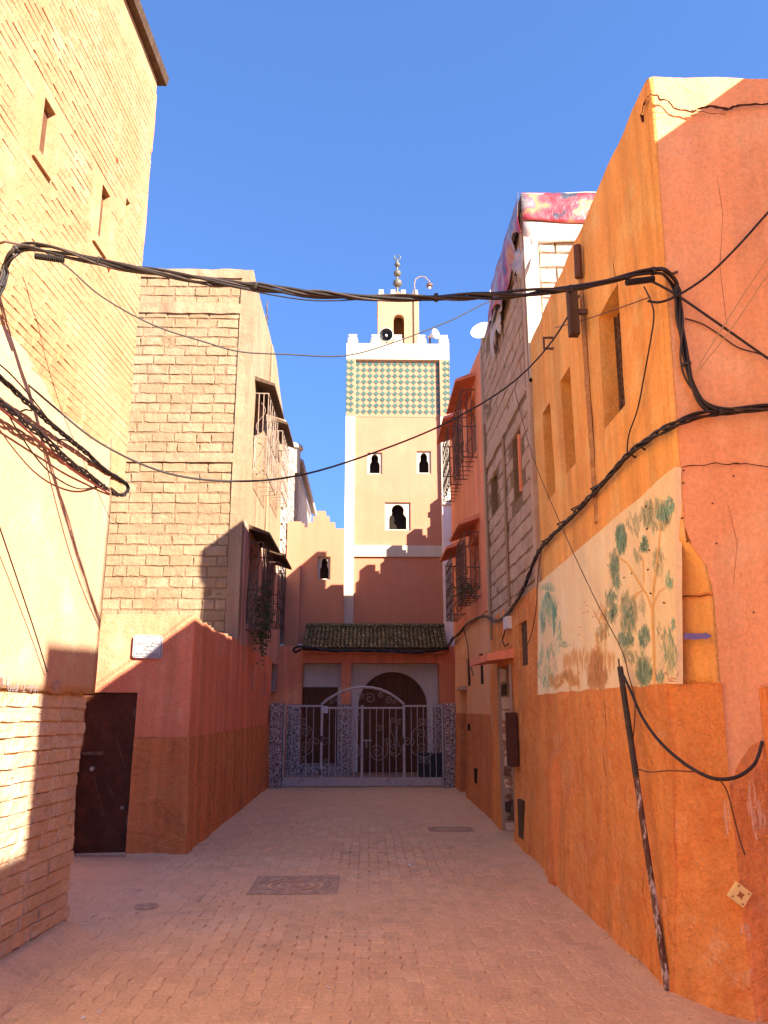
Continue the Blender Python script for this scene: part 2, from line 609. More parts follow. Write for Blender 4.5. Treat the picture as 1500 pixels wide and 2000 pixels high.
M['yellowtile'] = flat('pale_yellow_tile', (.78, .60, .24), .35, .5, var=.06)
M['tilemotif'] = flat('brown_tile_motif', (.33, .12, .04), .5, .3)
M['stone'] = plaster('crazy_stone', (.34, .19, .12), (.26, .13, .085), (.62, .48, .38), big=5, patch=(.48, .55), streak=0, coarse=.3, piece=.5)
M['grout'] = flat('pale_grout', (.58, .50, .43), .9, .1)


def tarp_mat():
    n = NT('printed_tarpaulin')
    f = n.noise(2.2, 2, .5)
    r = n.new('ShaderNodeValToRGB')
    els = r.color_ramp.elements
    els[0].position, els[0].color = .34, (.05, .05, .07, 1)
    els[1].position, els[1].color = .40, (.34, .03, .04, 1)
    for p, c in ((.46, (.42, .07, .08, 1)), (.51, (.44, .24, .10, 1)), (.55, (.36, .12, .15, 1)), (.59, (.34, .30, .29, 1)), (.64, (.30, .27, .26, 1)), (.68, (.10, .10, .16, 1))):
        e = els.new(p)
        e.color = c
    n.put(r.inputs[0], f)
    n.bump(n.noise(12, 3), .5, .03)
    return n.done(r.outputs[0], .35, .5)


M['tarp'] = tarp_mat()
M['tarp_white'] = flat('white_tarpaulin', (.46, .41, .37), .5, .4, var=.1, sc=5, bump=.4)

# ------------------------------------------------------------------ ground and street
def bedh(x, y):
    p = Vector((x, y, 0))
    h = -.0054 + .0072 * nz(p, .75) + .004 * nz(p, 2.6)
    edge = min(max(0, 1.77 - x), max(0, x + 2.02) if y > 9.6 else 9) if 4.4 < y < 17.3 else 1
    if edge < .35:
        h += .012 * (1 - edge / .35) * (.6 + .8 * nz(p, 1.7)) + .028 * max(0, 1 - edge / .16) * (.6 + .7 * nz(p, 1.6))
    if x < -2.2:
        h += .006
    k = max(0, 1 - (((x - .35) / .95) ** 2 + ((y - 9.9) / 1.0) ** 2))
    h -= .045 * min(1, k * 2.5) * (.6 + .5 * nz(p, 2))
    if y > 11.5:
        h += min(.006, (y - 11.5) * .003)
    return h


mb = MB().box(-300, 300, -300, 300, -.5, -.06)
solo(mb, 'ground', M['dust'], kind='structure')
mb = MB()
xs, ys = lin(-6, 6, .045), lin(-4, 20.2, .07)
nv = len(ys)
mb.add([(x, y, bedh(x, y)) for x in xs for y in ys],
       [(i * nv + j, (i + 1) * nv + j, (i + 1) * nv + j + 1, i * nv + j + 1) for i in range(len(xs) - 1) for j in range(nv - 1)])
street = part(mb, 'street', M['dust'], None, smooth=True, kind='structure')

covers = [(-.66, 8.09, .43), (-1.83, 7.27, .14), (1.16, 11.6, .36)]


def paver_variant():
    zz = .11
    out = [(-.5, -.5), (.0, -.5), (.5, -.5), (.5 + zz, -.25), (.5 - zz, .25), (.5, .5), (0, .5), (-.5, .5), (-.5 - zz, .25), (-.5 + zz, -.25)]
    out = [(a + rnd.uniform(-.02, .02), b + rnd.uniform(-.012, .012)) for a, b in out]
    m = len(out)
    vs = [(a * .86, b * .92, .5 + rnd.uniform(-.05, .05)) for a, b in out] + [(a * .97, b * .98, .3) for a, b in out] + [(a * .97, b * .98, -.5) for a, b in out]
    fs = [tuple(range(m))]
    for k in range(m):
        q = (k + 1) % m
        fs += [(k, m + k, m + q, q), (m + k, 2 * m + k, 2 * m + q, m + q)]
    mb = MB().add(vs, fs)
    me = mb.mesh('paver')
    me.materials.append(M['paver'])
    return me, vs, fs


pv = [paver_variant() for _ in range(8)]
specs = []
for i in range(int((1.9 + 3.5) / .104)):
    x = -3.45 + i * .104
    for j in range(int(13.4 / .206)):
        y = 4.0 + j * .206 + (i % 2) * .103
        if x < -2.12 and not 6.7 < y < 9.55:
            continue
        if x > 1.82 - .02 * (y - 4) / 13:
            continue
        if any(abs(x - cx) < r + .05 and abs(y - cy) < (r if r < .4 else r) + .1 for cx, cy, r in covers):
            continue
        t = rnd.gauss(0, .014)
        z = -.02 + rnd.gauss(0, .0018)
        kk = ((x - .35) / .95) ** 2 + ((y - 9.9) / 1.0) ** 2 < 1
        if kk:
            t, z = rnd.gauss(0, .05), z - .006 + rnd.gauss(0, .006)
        specs.append((Vector((x, y, z)), Vector((.104, .104 * t, 0)), Vector((-.206 * t, .206, rnd.gauss(0, .0012))) * (.93 if kk else 1), Vector((0, 0, .04))))
pieces(street, 'paver', specs, pv, M['paver'], 300, 'distant_pavers')

# manhole covers and drain
cv = thing('manhole_cover', 'round cast iron manhole cover in a square frame, mid street', 'manhole', (-.66, 8.09, 0))
mb = MB().plate([(-.40, -.40), (.40, -.40), (.40, .40), (-.40, .40)], lambda u, v, d: (-.66 + u, 8.09 + v, d), -.05, .004,
                [[(.335 * math.cos(a * math.pi / 16), .335 * math.sin(a * math.pi / 16)) for a in range(32)]])
part(mb, 'frame', M['castiron'], cv)
mb = MB()
for k, (r0, r1) in enumerate(((.0, .05), (.09, .14), (.18, .23), (.27, .325))):
    mb.lathe([(max(r0, .001), -.03), (max(r0, .001), .003), (r1, .003), (r1, -.03)], (-.66, 8.09, 0), 32)
mb.lathe([(.001, -.008), (.33, -.008)], (-.66, 8.09, 0), 32)
part(mb, 'lid', M['castiron'], cv)
cv = thing('valve_cover', 'small round valve cover set in the pavers on the left', 'manhole', (-1.83, 7.27, 0))
part(MB().lathe([(.075, -.04), (.075, .006), (.10, .006), (.10, -.04)], (-1.83, 7.27, 0), 24), 'rim', M['castiron'], cv)
part(MB().lathe([(.001, .003), (.072, .003), (.072, -.03)], (-1.83, 7.27, 0), 24), 'lid', M['castiron'], cv)
gx, gy = 1.16, 11.6
cv = thing('drain_grate', 'rectangular slotted drain grate near the stone-clad doorway', 'drain', (gx, gy, 0))
part(MB().plate([(-.3, -.2), (.3, -.2), (.3, .2), (-.3, .2)], lambda u, v, d: (gx + u, gy + v, d), -.05, .006,
                [[(-.23, -.14), (.23, -.14), (.23, .14), (-.23, .14)]]), 'surround', M['concrete'], cv)
mb = MB()
for k in range(12):
    mb.box(gx - .225 + k * .0395, gx - .208 + k * .0395, gy - .139, gy + .139, -.04, .003)
parts(mb, 'bar', M['castiron'], cv)

# ------------------------------------------------------------------ near left house of earth brick
def xl(y):
    return -2.2 + (y - 6.5) * .047


M['slit_pane'] = flat('slit_interior_brown', (.13, .06, .03), .8, .2, var=.3, sc=14)  # brown sheet stands in for the dim inside of the slit openings
eh = thing('earth_brick_house', 'tall yellow earth-brick house rising on the left edge, sunlit above', 'house', (-2.6, 4, 0))


def fl(u, v, d):
    return (xl(u) - d - .006 + .007 * nz((0, u, v), .8) + .004 * nz((0, u, v), 3.1), u, v)


def rect_px(x0, x1, y0, y1, X):
    a = [onx(x, y, X) for x in (x0, x1) for y in (y0, y1)]
    return min(p.y for p in a), max(p.y for p in a), min(p.z for p in a), max(p.z for p in a)


slit = []
for cx, cy0, cy1 in ((91, 195, 318), (190, 362, 478)):
    a, b = onx(cx, cy1, xl(5)), onx(cx, cy0, xl(5))
    ym = (a.y + b.y) / 2
    slit.append((ym - .085, ym + .085, a.z, b.z, .045))
hy, hz_ = onx(245, 408, xl(5.9)).y, onx(245, 408, xl(5.9)).z
hole3 = (hy - .05, hy + .05, hz_ - .11, hz_ + .09, .14)
openings = slit + [hole3]
us = lin(-8, 6.9, .3, [e for h in openings for e in h[:2]])
vs_ = lin(3.45, 7.9, .22, [e for h in openings for e in h[2:4]])
part(MB().surf(us, vs_, fl, openings, .4), 'wall', M['earth'], eh)
part(MB().surf(lin(-8, 6.42, .3), lin(-.1, 3.45, .25), fl, (), .4), 'lower_wall', M['mortar'], eh)
part(MB().box(-8, -2.75, -8, 6.3, -.1, 7.8), 'house_body', M['earth'], eh)
for h in slit:
    ym, zm = (h[0] + h[1]) / 2, (h[2] + h[3]) / 2
    a, b = .085, (h[3] - h[2]) / 2
    mb = MB().plate([(-a - .05, -b - .085), (a + .05, -b - .085), (a + .05, b + .05), (-a - .05, b + .05)],
                    lambda u, v, d: (xl(ym + u) + d, ym + u, zm + v), -.03, .016,
                    [[(-a, -b), (a, -b), (a, b), (-a, b)]])
    f = part(mb, 'slit_window', M['earth'], eh)
    part(MB().box(xl(ym) - .05, xl(ym) - .035, ym - .09, ym + .09, zm - b - .01, zm + b + .01), 'pane', M['slit_pane'], f)
part(MB().box(xl(hy) - .14, xl(hy) - .12, hy - .06, hy + .06, hz_ - .12, hz_ + .1), 'vent', M['dark'], eh)
# bricks
bvu = brick_variants('brick', 6, .022, (.012, .05, .07), M['earth_brick'])
bvl = brick_variants('brick', 8, .04, (.0, .06, .12), M['old_brick'])
specs = []
row = 0
z = 3.5
while z < 7.85:
    y = 3.2 + rnd.uniform(0, .25)
    while y < 6.88:
        ln = .25 + rnd.uniform(-.09, .10)
        y1 = min(y + ln, 6.9)
        c = (y + y1) / 2
        ok = y1 - y > .05
        for h in slit:
            if h[0] - .09 < y1 and y < h[1] + .09 and h[2] - .12 < z + .03 and z - .03 < h[3] + .09:
                ok = False
        h = hole3
        if h[0] < y1 and y < h[1] and h[2] < z + .04 and z - .04 < h[3]:
            ok = False
        if ok:
            pr = -.0015 + .0035 * nz((3, c, z), .7) + .0018 * math.sin(row * 2.4) * math.sin(row * 1.7) + rnd.uniform(-.0006, .0006)
            specs.append((Vector((xl(c) - .03 + pr, c, z)), Vector((.047 * (y1 - y), y1 - y + .005, rnd.gauss(0, .0015))), Vector((0, 0, .0595 + rnd.gauss(0, .0008))), Vector((.06, 0, 0))))
        y = y1 + .006
    z += .064
    row += 1
spl = []
z = .06
while z < 1.74:
    y = 3.6 + (row % 2) * .13 + rnd.uniform(-.04, .04)
    end = 6.44 + rnd.uniform(-.05, .03) + .03 * math.sin(z * 5)
    while y < end - .04:
        ln = .30 + rnd.uniform(-.06, .08)
        y1 = min(y + ln, end)
        if end - y1 < .08:
            y1 = end
        c = (y + y1) / 2
        spl.append((Vector((xl(c) - .035 + rnd.uniform(-.003, .003) + .012 * nz((9, c, z), 1.2), c, z + .012 * nz((c, z, 4), 1.5))),
                    Vector((.047 * (y1 - y), y1 - y + .004, 0)), Vector((0, rnd.gauss(0, .001), .089)), Vector((.085, 0, 0))))
        y = y1 + .006
    z += .0935
    row += 1
pieces(eh, 'brick', specs, bvu, M['earth_brick'], 180, 'upper_brick_field')
pieces(eh, 'brick', spl, bvl, M['old_brick'], 120, 'lower_brick_field')
# plaster coat over the middle, ragged below, feathering out above
us, vs_ = lin(-8, 6.56, .09), lin(1.72, 4.6, .07)


def coat(u, v, d):
    t = max(0, min(1, (v - 3.45 + .5 * nz((u, v, 2), .9)) / .8))
    vv = v
    if v < 1.73:
        vv = v + .035 * nz((u, 0, 7), 4) + .02 * nz((u, 5, 7), 13)
    yy = u
    if u > 6.5:
        yy = u + .03 * nz((8, v, 1), 3) - (.05 if v > 3.4 else 0)
    return (xl(u) + .024 - .05 * t + .006 * nz((u, v, 0), 1.4) - d, yy, vv)


part(MB().surf(us, vs_, coat, (), .03), 'plaster_coat', plaster('sun_faded_plaster', (.50, .34, .20), (.50, .285, .17), (.52, .40, .25), big=.9, streak=.12, coarse=.15, spots=.15, spotcol=(.4, .2, .08)), eh, smooth=True)
# patches where the plaster has fallen
mb = MB()
for cx, cy, w_, h_ in ((229, 268, .10, .2), (213, 480, .09, .22), (289, 235, .04, .3), (272, 430, .03, .25)):
    p = onx(cx, cy, xl(5.9))
    pts = []
    for k in range(14):
        a = k * math.pi / 7
        q = 1 + .5 * nz((k, cx, 0), 1.7)
        pts.append((p.y + w_ * .5 * q * math.cos(a), p.z + h_ * q * math.sin(a)))
    mb.plate(pts, lambda u, v, d: (xl(u) + d, min(u, 6.89), v), -.01, .02)
parts(mb, 'bare_patch', M['pink_low'], eh)
# eave board and plinth
mb = MB()
a = (xl(-2), xl(6.95))
mb.add([(xl(-2) - .2, -2, 7.88), (xl(-2) + .07, -2, 7.88), (xl(6.95) + .07, 6.98, 7.88), (xl(6.95) - .2, 6.98, 7.88),
        (xl(-2) - .2, -2, 7.97), (xl(-2) + .09, -2, 7.97), (xl(6.95) + .09, 6.98, 7.97), (xl(6.95) - .2, 6.98, 7.97)],
       [(0, 1, 2, 3), (4, 5, 6, 7), (0, 1, 5, 4), (1, 2, 6, 5), (2, 3, 7, 6), (3, 0, 4, 7)])
part(mb, 'eave', M['darkwood'], eh)
us, vs_ = lin(-4, 6.72, .1), [0, .25, .5, .75, 1]
mb = MB()


def plinth(u, v, d):
    e = 1 - max(0, (u - 6.35) / .37)
    wv = .34 + .05 * nz((u, 0, 0), 2)
    return (xl(u) - .02 + wv * v * max(.25, e), u, max(-.03, (.12 * (1 - v) ** 1.6 + .025 * nz((u, v, 3), 2.5)) * e - d - .004 * v))


part(mb.surf(us, vs_, plinth, (), .05), 'plinth', M['dust'], eh, smooth=True)
# faded lettering and smears on the coat
mb = MB()


def smear(mb, cx, cy, rx, ry, fn, n=14, seed=0):
    pts = []
    for k in range(n):
        a = 2 * math.pi * k / n
        q = 1 + .45 * nz((math.cos(a) * 2 + seed, math.sin(a) * 2, cx * .1), 1)
        pts.append((cx + rx * q * math.cos(a), cy + ry * q * math.sin(a)))
    P = [fn(a, b) for a, b in pts]
    mb.add(P, [tuple(range(n))])


fpl = lambda a, b: Vector((xl(5.4) + .032 + (onx(a, b, xl(5.4)).y - 5.4) * .047,) + tuple(onx(a, b, xl(5.4) + .03))[1:])
smear(mb, 12, 1318, 16, 22, fpl)
smear(mb, 105, 1340, 9, 14, fpl, seed=3)
parts(mb, 'paint_smear', M['smear'], eh)
mb = MB()
smear(mb, 4, 1330, 7, 9, fpl, seed=5)
part(mb, 'paint_smear', M['redsmear'], eh)


def text_mesh(body, size, font_align='CENTER'):
    cu = bpy.data.curves.new('lettering', 'FONT')
    cu.body = body
    cu.size = size
    cu.align_x = font_align
    cu.extrude = .0008
    cu.resolution_u = 3
    o = bpy.data.objects.new('lettering', cu)
    COL.objects.link(o)
    dg = bpy.context.evaluated_depsgraph_get()
    me = bpy.data.meshes.new_from_object(o.evaluated_get(dg))
    vs = [tuple(v.co) for v in me.vertices]
    fs = [tuple(p.vertices) for p in me.polygons]
    bpy.data.objects.remove(o)
    bpy.data.curves.remove(cu)
    bpy.data.meshes.remove(me)
    return vs, fs


vs, fs = text_mesh('Gedi 12.MMM', .075, 'LEFT')
p0 = onx(14, 1350, xl(5.2) + .03)
mb = MB().add([(xl(p0.y + x) + .034 + zz, p0.y + x, p0.z + y) for x, y, zz in vs], fs)
part(mb, 'faded_lettering', M['smear'], eh)

# ------------------------------------------------------------------ low pink house with the metal door
pk = thing('pink_low_house', 'low pink-red rendered house with dark metal door, left of street', 'house', (-2.7, 10, 0))


def amp(n, a, s):
    return lambda p: a * nz(p, s)


def fpf(u, v, d):
    vv = v + (.03 * nz((u, 0, 3), 1.5) if v > 2.6 else 0)
    return (u + (.05 * max(0, 1 - v / 1.3) if u > -2.3 else 0), 9.65 + d + .014 * nz((u, v, 11), 1.3), vv)


dh = (-3.36, -2.70, -.06, 1.79, .12)
part(MB().surf(lin(-5.5, -2.08, .12, dh[:2]), lin(1.28, 2.72, .12, [1.79]), fpf, [dh], .25), 'front_wall', M['pink_low'], pk, smooth=False)
part(MB().surf(lin(-5.5, -2.06, .08, dh[:2]), lin(-.05, 1.28, .08), lambda u, v, d: (Vector(fpf(u, v, d)) + Vector((0, -.018 + .016 * nz((u, v, 1), 6), .012 * nz((u, 2, 0), 5) if v > 1.25 else 0)))[:], [dh], .25),
     'front_dado', M['pink_dado'], pk)
slots = [(14.7, 15.02, 1.92, 2.38, .12), (16.4, 16.8, 1.86, 2.32, .12)]


def fps(u, v, d):
    vv = v
    if v > 2.55:
        vv = v + .05 * nz((0, u, 3), 1.2) - .0 * u
    return (-2.08 - d + .012 * nz((5, u, v), 1.1) + .03 * max(0, 1 - v / 1.3), u, vv)


part(MB().surf(lin(9.66, 17.75, .16, [e for s in slots for e in s[:2]]), lin(1.28, 2.66, .14, [e for s in slots for e in s[2:4]]), fps, slots, .25),
     'side_wall', M['pink_low'], pk)
part(MB().surf(lin(9.64, 17.75, .1), lin(-.05, 1.28, .09), lambda u, v, d: (fps(u, v, d)[0] + .02 + .014 * nz((u, v, 1), 6), u, v + (.012 * nz((0, u, 0), 4) if v > 1.25 else 0)), (), .2),
     'side_dado', M['pink_dado'], pk)
for s in slots:
    part(MB().box(-2.15, -2.13, s[0] - .02, s[1] + .02, s[2] - .02, s[3] + .02), 'slot_window', M['dark'], pk)
mb = MB().box(-6, -2.2, 9.8, 13.1, -.05, 2.58)
part(mb, 'house_body', M['concrete'], pk)
mb = MB()
for k in range(26):
    x, y = (-2.16 - rnd.random() * .12, 9.75 + rnd.random() * 3) if k % 2 else (-3.5 + rnd.random() * 1.3, 9.75 + rnd.random() * .2)
    s = rnd.uniform(.03, .08)
    mb.box(x - s, x + s, y - s, y + s, 2.6, 2.66 + s * rnd.uniform(.5, 1.1), s * .4)
parts(mb, 'rubble', M['tan'], pk)
dr = part(MB().box(-3.345, -2.715, 9.70, 9.74, .02, 1.775), 'door', M['door'], pk)
mb = MB()
for a, b, c, e in ((-3.345, -3.30, .02, 1.775), (-2.76, -2.715, .02, 1.775), (-3.30, -2.76, 1.73, 1.775), (-3.30, -2.76, .02, .07)):
    mb.box(a, b, 9.69, 9.70, c, e)
parts(mb, 'door_frame', M['door'], dr)
for zr in (.55, 1.25):
    part(MB().box(-3.298, -2.762, 9.691, 9.6995, zr, zr + .035), 'door_rail', M['door'], dr)
for zr in (.3, 1.5):
    part(MB().box(-2.735, -2.705, 9.675, 9.689, zr, zr + .11), 'hinge', M['iron'], dr)
part(MB().box(-3.30, -3.05, 9.672, 9.69, 1.085, 1.12), 'bolt', M['iron'], dr)
part(MB().lathe([(.001, .03), (.025, .025), (.03, 0), (.03, -.02)], (-3.17, 9.70, .93), 12, (0, -1, 0)), 'lock', M['steel'], dr)
part(MB().lathe([(.001, .022), (.02, .018), (.026, 0), (.026, -.02)], (-2.79, 9.70, .50), 12, (0, -1, 0)), 'lock', M['paleiron'], dr)
mb = MB()
for (xa, za, xb, zb) in ((-3.15, .87, -3.0, .42), (-2.93, 1.3, -2.8, .95), (-2.97, .75, -2.9, .62)):
    mb.tube([(xa, 9.6985, za), (xb, 9.6985, zb)], .0013, 4)
parts(mb, 'scratch', M['paleiron'], dr)
part(MB().box(-3.4, -2.68, 9.55, 9.72, -.03, .018), 'threshold', M['concrete'], pk)

# street sign
sc = ony(289, 1263, 9.63)
sg = thing('street_sign', 'white enamel street name plate in Arabic and French on pink wall', 'sign', (sc.x, 9.63, sc.z))
W2, H2 = .175, .135


def rrect(w_, h_, r):
    out = []
    for sx, sy, a0 in ((1, 1, 0), (-1, 1, 90), (-1, -1, 180), (1, -1, 270)):
        for k in range(5):
            a = math.radians(a0 + k * 22.5)
            out.append((sx * (w_ - r) + r * math.cos(a), sy * (h_ - r) + r * math.sin(a)))
    return out


smap = lambda u, v, d: (sc.x + u, 9.622 - d, sc.z + v - u * .035)
pl = part(MB().plate(rrect(W2, H2, .03), smap, -.008, .004), 'plate', M['sign'], sg)
part(MB().plate(rrect(W2 - .012, H2 - .012, .024), smap, .004, .0055, [rrect(W2 - .017, H2 - .017, .02)]), 'border', M['ink'], pl)
for body, size, v in (('\ufeb0\ufe91\ufead\ufea9'[::1] if False else '\ufe8f\ufead\ufea9', .055, .075), ('\ufee5\ufeee\ufee3\ufe8e\ufee4\ufedf\u0627 \ufe9d\ufe8e\ufea4\ufedf\u0627', .062, .025),
                      ('Derb', .045, -.055), ('El Haj Mamoune', .04, -.1)):
    vs, fs = text_mesh(body, size)
    part(MB().add([smap(x, y + v, .0045 + zz) for x, y, zz in vs], fs), 'lettering', M['ink'], pl)
part(MB().plate([(-.1, -.004), (-.01, -.003), (0, -.01), (.01, -.003), (.1, -.004), (.1, 0), (.01, .001), (0, .008), (-.01, .001), (-.1, 0)], smap, .004, .0055), 'rule', M['ink'], pl)

# ------------------------------------------------------------------ tan block building behind
tb = thing('tan_block_building', 'tan three-storey building with bare block gable above the pink house', 'house', (-3, 13, 0))
BY = 13.0
part(MB().surf(lin(-4.6, -2.1, .07), lin(2.3, 9.32, .07), lambda u, v, d: (u, BY - .008 + d + .012 * nz((u, v, 5), 3.0) + .006 * nz((u, v, 5), 9), v + (.03 * nz((u, 1, 1), 3) if v > 9.2 else 0)), (), .3), 'gable_wall', M['block_mortar'], tb)
bvb = brick_variants('block', 8, .05, (.025, .06, .3), M['block'])
specs = []
z = 2.72
row = 0
while z < 9.25:
    if 5.68 < z < 5.86 or 8.45 < z < 8.68 or 8.1 < z < 8.2:
        z += .09
        continue
    x = -2.30 - (row % 2) * .19 + rnd.uniform(-.03, .03)
    if row % 2:
        specs.append((Vector((-2.30 - .095 + .0, BY + .012, z)), Vector((.17, 0, 0)), Vector((0, 0, .163)), Vector((0, -.07, 0))))
    while x > -4.5:
        ln = rnd.choice((.385, .375, .395, .38, .36)) if rnd.random() > .15 else rnd.uniform(.16, .26)
        pr = rnd.uniform(-.007, .007)
        specs.append((Vector((x - ln / 2, BY + .012 + pr, z + rnd.uniform(-.004, .004))), Vector((ln - .014, 0, rnd.gauss(0, .003))),
                      Vector((rnd.gauss(0, .001), 0, .163)), Vector((0, -.07, 0))))
        x -= ln
    z += .179
    row += 1
pieces(tb, 'block', specs, bvb, M['block'], 300, 'block_field')
mb = MB()
for z0, z1 in ((5.68, 5.84), (8.46, 8.66), (9.16, 9.34)):
    mb.surf(lin(-4.6, -2.28, .12), [z0, (z0 + z1) / 2, z1], lambda u, v, d: (u, BY - .05 + d + .025 * nz((u, v, 8), 5), v + .02 * nz((u, v, 2), 4)), (), .1)
parts(mb, 'ring_beam', M['tan'], tb)
part(MB().surf(lin(-2.30, -2.09, .07), lin(2.4, 9.33, .1), lambda u, v, d: (u, BY - .04 + d + .012 * nz((u, v, 8), 4), v), (), .2), 'corner_pillar', M['tan'], tb)
wl = [(13.85, 15.2, 5.85, 7.25, .2), (16.3, 17.5, 6.2, 7.4, .2), (13.9, 15.2, 3.05, 4.45, .2), (16.4, 17.7, 3.45, 4.55, .2)]


def ftb(u, v, d):
    vv = v - max(0, u - 16.6) * .33 * max(0, (v - 7.5) / 1.8)
    return (-2.1 - d + .02 * nz((2, u, v), .9), u, vv)


E_ = [e for s in wl for e in s[:2]]
part(MB().surf(lin(13.0, 18.7, .2, E_), lin(4.75, 9.32, .2, [e for s in wl for e in s[2:4]]), ftb, [s for s in wl if s[2] > 5], .25), 'upper_side_wall', M['tan'], tb)
part(MB().surf(lin(13.0, 19.2, .2, E_), lin(2.6, 4.75, .2, [e for s in wl for e in s[2:4]]), ftb, [s for s in wl if s[2] < 5], .25), 'lower_side_wall', M['tan_pink'], tb)
part(MB().box(-8, -2.42, 13.25, 19.2, 2.0, 8.4), 'house_body', M['tan'], tb)


def cage(parent, sx, xw, y0, y1, z0, z1, pr, mat, hood=True, hmat=None, n=5):
    """projecting window grille on a wall whose street side is towards sx"""
    X = xw + sx * pr
    mb = MB()
    r = .009
    zm = z0 + (z1 - z0) * .45
    for zz in (z0, zm, z1):
        mb.tube([(xw, y0, zz), (X, y0, zz), (X, y1, zz), (xw, y1, zz)], r * 1.2, 5)
    for k in range(n + 1):
        y = y0 + (y1 - y0) * k / n
        mb.tube([(X, y, z0), (X, y, z1)], r, 5)
        mb.tube([(xw, y, z0), (X, y, z0)], r * .8, 4)
    for k in range(1, 3):
        for y in (y0, y1):
            x = xw + sx * pr * k / 3
            mb.tube([(x, y, z0), (x, y, z1)], r, 5)
    h = (z1 - z0)
    for k in range(n):                              # S scrolls between the bars
        yc = y0 + (y1 - y0) * (k + .5) / n
        w_ = (y1 - y0) / n * .42
        for zc, s in ((z0 + h * .25, 1), (z0 + h * .68, -1)):
            mb.tube([(X, yc + s * w_ * math.sin(t * math.pi / 8) * (1 - abs(t - 8) / 22), zc + h * .2 * (t / 8 - 1)) for t in range(17)], r * .7, 4)
    for y in (y0, y1):
        for zc, s in ((z0 + h * .25, 1), (z0 + h * .68, -1)):
            mb.tube([(xw + sx * pr * (.5 + s * .3 * math.sin(t * math.pi / 8)), y, zc + h * .2 * (t / 8 - 1)) for t in range(17)], r * .7, 4)
    g = part(mb, 'window_grille', mat, parent)
    if hood:
        a, b = y0 - .12, y1 + .12
        Xo = xw + sx * (pr + .12)
        mb = MB().add([(xw, a, z1 + .22), (xw, b, z1 + .22), (Xo, b, z1 + .10), (Xo, a, z1 + .10),
                       (xw, a, z1 + .30), (xw, b, z1 + .30), (Xo, b, z1 + .15), (Xo, a, z1 + .15)],
                      [(0, 1, 2, 3), (4, 5, 6, 7), (0, 1, 5, 4), (1, 2, 6, 5), (2, 3, 7, 6), (3, 0, 4, 7)])
        part(mb, 'window_hood', hmat or M['darkwood'], parent)
    return g


def window_in(parent, xw, sx, s, mat=None, shutter=True):
    y0, y1, z0, z1, dp = s
    X = xw - sx * (dp - .02)
    p = part(MB().box(min(X, X - sx * .02), max(X, X - sx * .02), y0 - .02, y1 + .02, z0 - .02, z1 + .02), 'window', mat or M['dark'], parent)
    if shutter:
        mb = MB()
        ym = (y0 + y1) / 2
        X2 = X + sx * .04
        for a, b in ((y0, y0 + .06), (ym - .03, ym + .03), (y1 - .06, y1)):
            mb.box(min(X, X2), max(X, X2), a, b, z0, z1)
        mb.box(min(X, X2), max(X, X2), y0 + .06, ym - .03, z0, z0 + .06)
        mb.box(min(X, X2), max(X, X2), ym + .03, y1 - .06, z1 - .06, z1)
        part(mb, 'window_frame', M['shutter'], p)
    return p


for k, s in enumerate(wl):
    window_in(tb, -2.1, 1, s)
    cage(tb, 1, -2.1, s[0] - .08, s[1] + .08, s[2] - .12, s[3] + .02, .26, M['iron'] if k > 1 else M['paleiron'], True, M['darkwood'])
mb = MB()
for y in (15.75, 15.85):
    mb.tube([(-2.07, y, 9.2), (-2.06, y, 6), (-2.06, y + .05, 2.7)], .018, 6)
parts(mb, 'down_pipe', M['tan'], tb)
an = MB().tube([(-2.3, 16.4, 8.4), (-2.3, 16.4, 10.6)], .012, 5)
an.tube([(-2.3, 16.1, 10.3), (-2.3, 16.7, 10.3)], .008, 4)
an.tube([(-2.3, 16.2, 10.1), (-2.3, 16.6, 10.1)], .008, 4)
solo(an, 'roof_antenna', M['iron'], 'thin rod antenna standing on the tan block building roof', 'antenna')
# plant in the lower cage
pt = thing('window_plant', 'dark trailing pot plant hanging in the lower left window grille', 'plant', (-1.95, 14.3, 3.0))
part(MB().lathe([(.001, 0), (.09, 0), (.12, .2), (.11, .2), (.09, .15), (.001, .15)], (-1.96, 14.3, 2.97), 12), 'pot', M['tan_pink'], pt)
mb = MB()
for k in range(900):
    a, r = rnd.uniform(0, 6.28), abs(rnd.gauss(0, .17))
    zc = 3.25 + rnd.gauss(0, .26)
    c = Vector((-1.88 + r * math.cos(a) * .5, 14.35 + r * math.sin(a) * 1.7, zc - .25 * (rnd.random() ** 3)))
    u = Vector((rnd.gauss(0, 1), rnd.gauss(0, 1), rnd.gauss(0, 1))).normalized() * .035
    v = u.orthogonal().normalized() * .018
    mb.add([c - u, c + v, c + u, c - v], [(0, 1, 2, 3)])
part(mb, 'foliage', M['leaf'], pt, kind='stuff')

# far grey house beyond, along the left side
fg = thing('far_grey_house', 'weathered grey block house with chimney behind the mosque wall, left', 'house', (-3, 24, 0))
part(MB().surf(lin(19.2, 30, .4), lin(2, 8.9, .4), lambda u, v, d: (-2.18 - d + .03 * nz((u, v, 1), .8), u, v), (), .3), 'side_wall', M['grey_block'], fg)
part(MB().surf(lin(-6, -2.18, .4), lin(2, 8.9, .4), lambda u, v, d: (u, 19.22 + d, v), (), .3), 'front_wall', M['grey_block'], fg)
part(MB().box(-8, -2.5, 19.6, 30, 2, 8.6), 'house_body', M['grey_block'], fg)
bvg = brick_variants('block', 5, .05, (.025, .06, .3), M['grey_block'])
specs = []
z, row = 4.6, 0
while z < 8.8:
    y = 19.3 + (row % 2) * .2
    while y < 24:
        specs.append((Vector((-2.165 + rnd.uniform(-.006, .01), y + .2, z)), Vector((0, .385, 0)), Vector((0, 0, .185)), Vector((.07, 0, 0))))
        y += .4
    z += .2
    row += 1
pieces(fg, 'block', specs, bvg, M['grey_block'], 220, 'block_field')
c0 = ony(577, 900, 21.6)
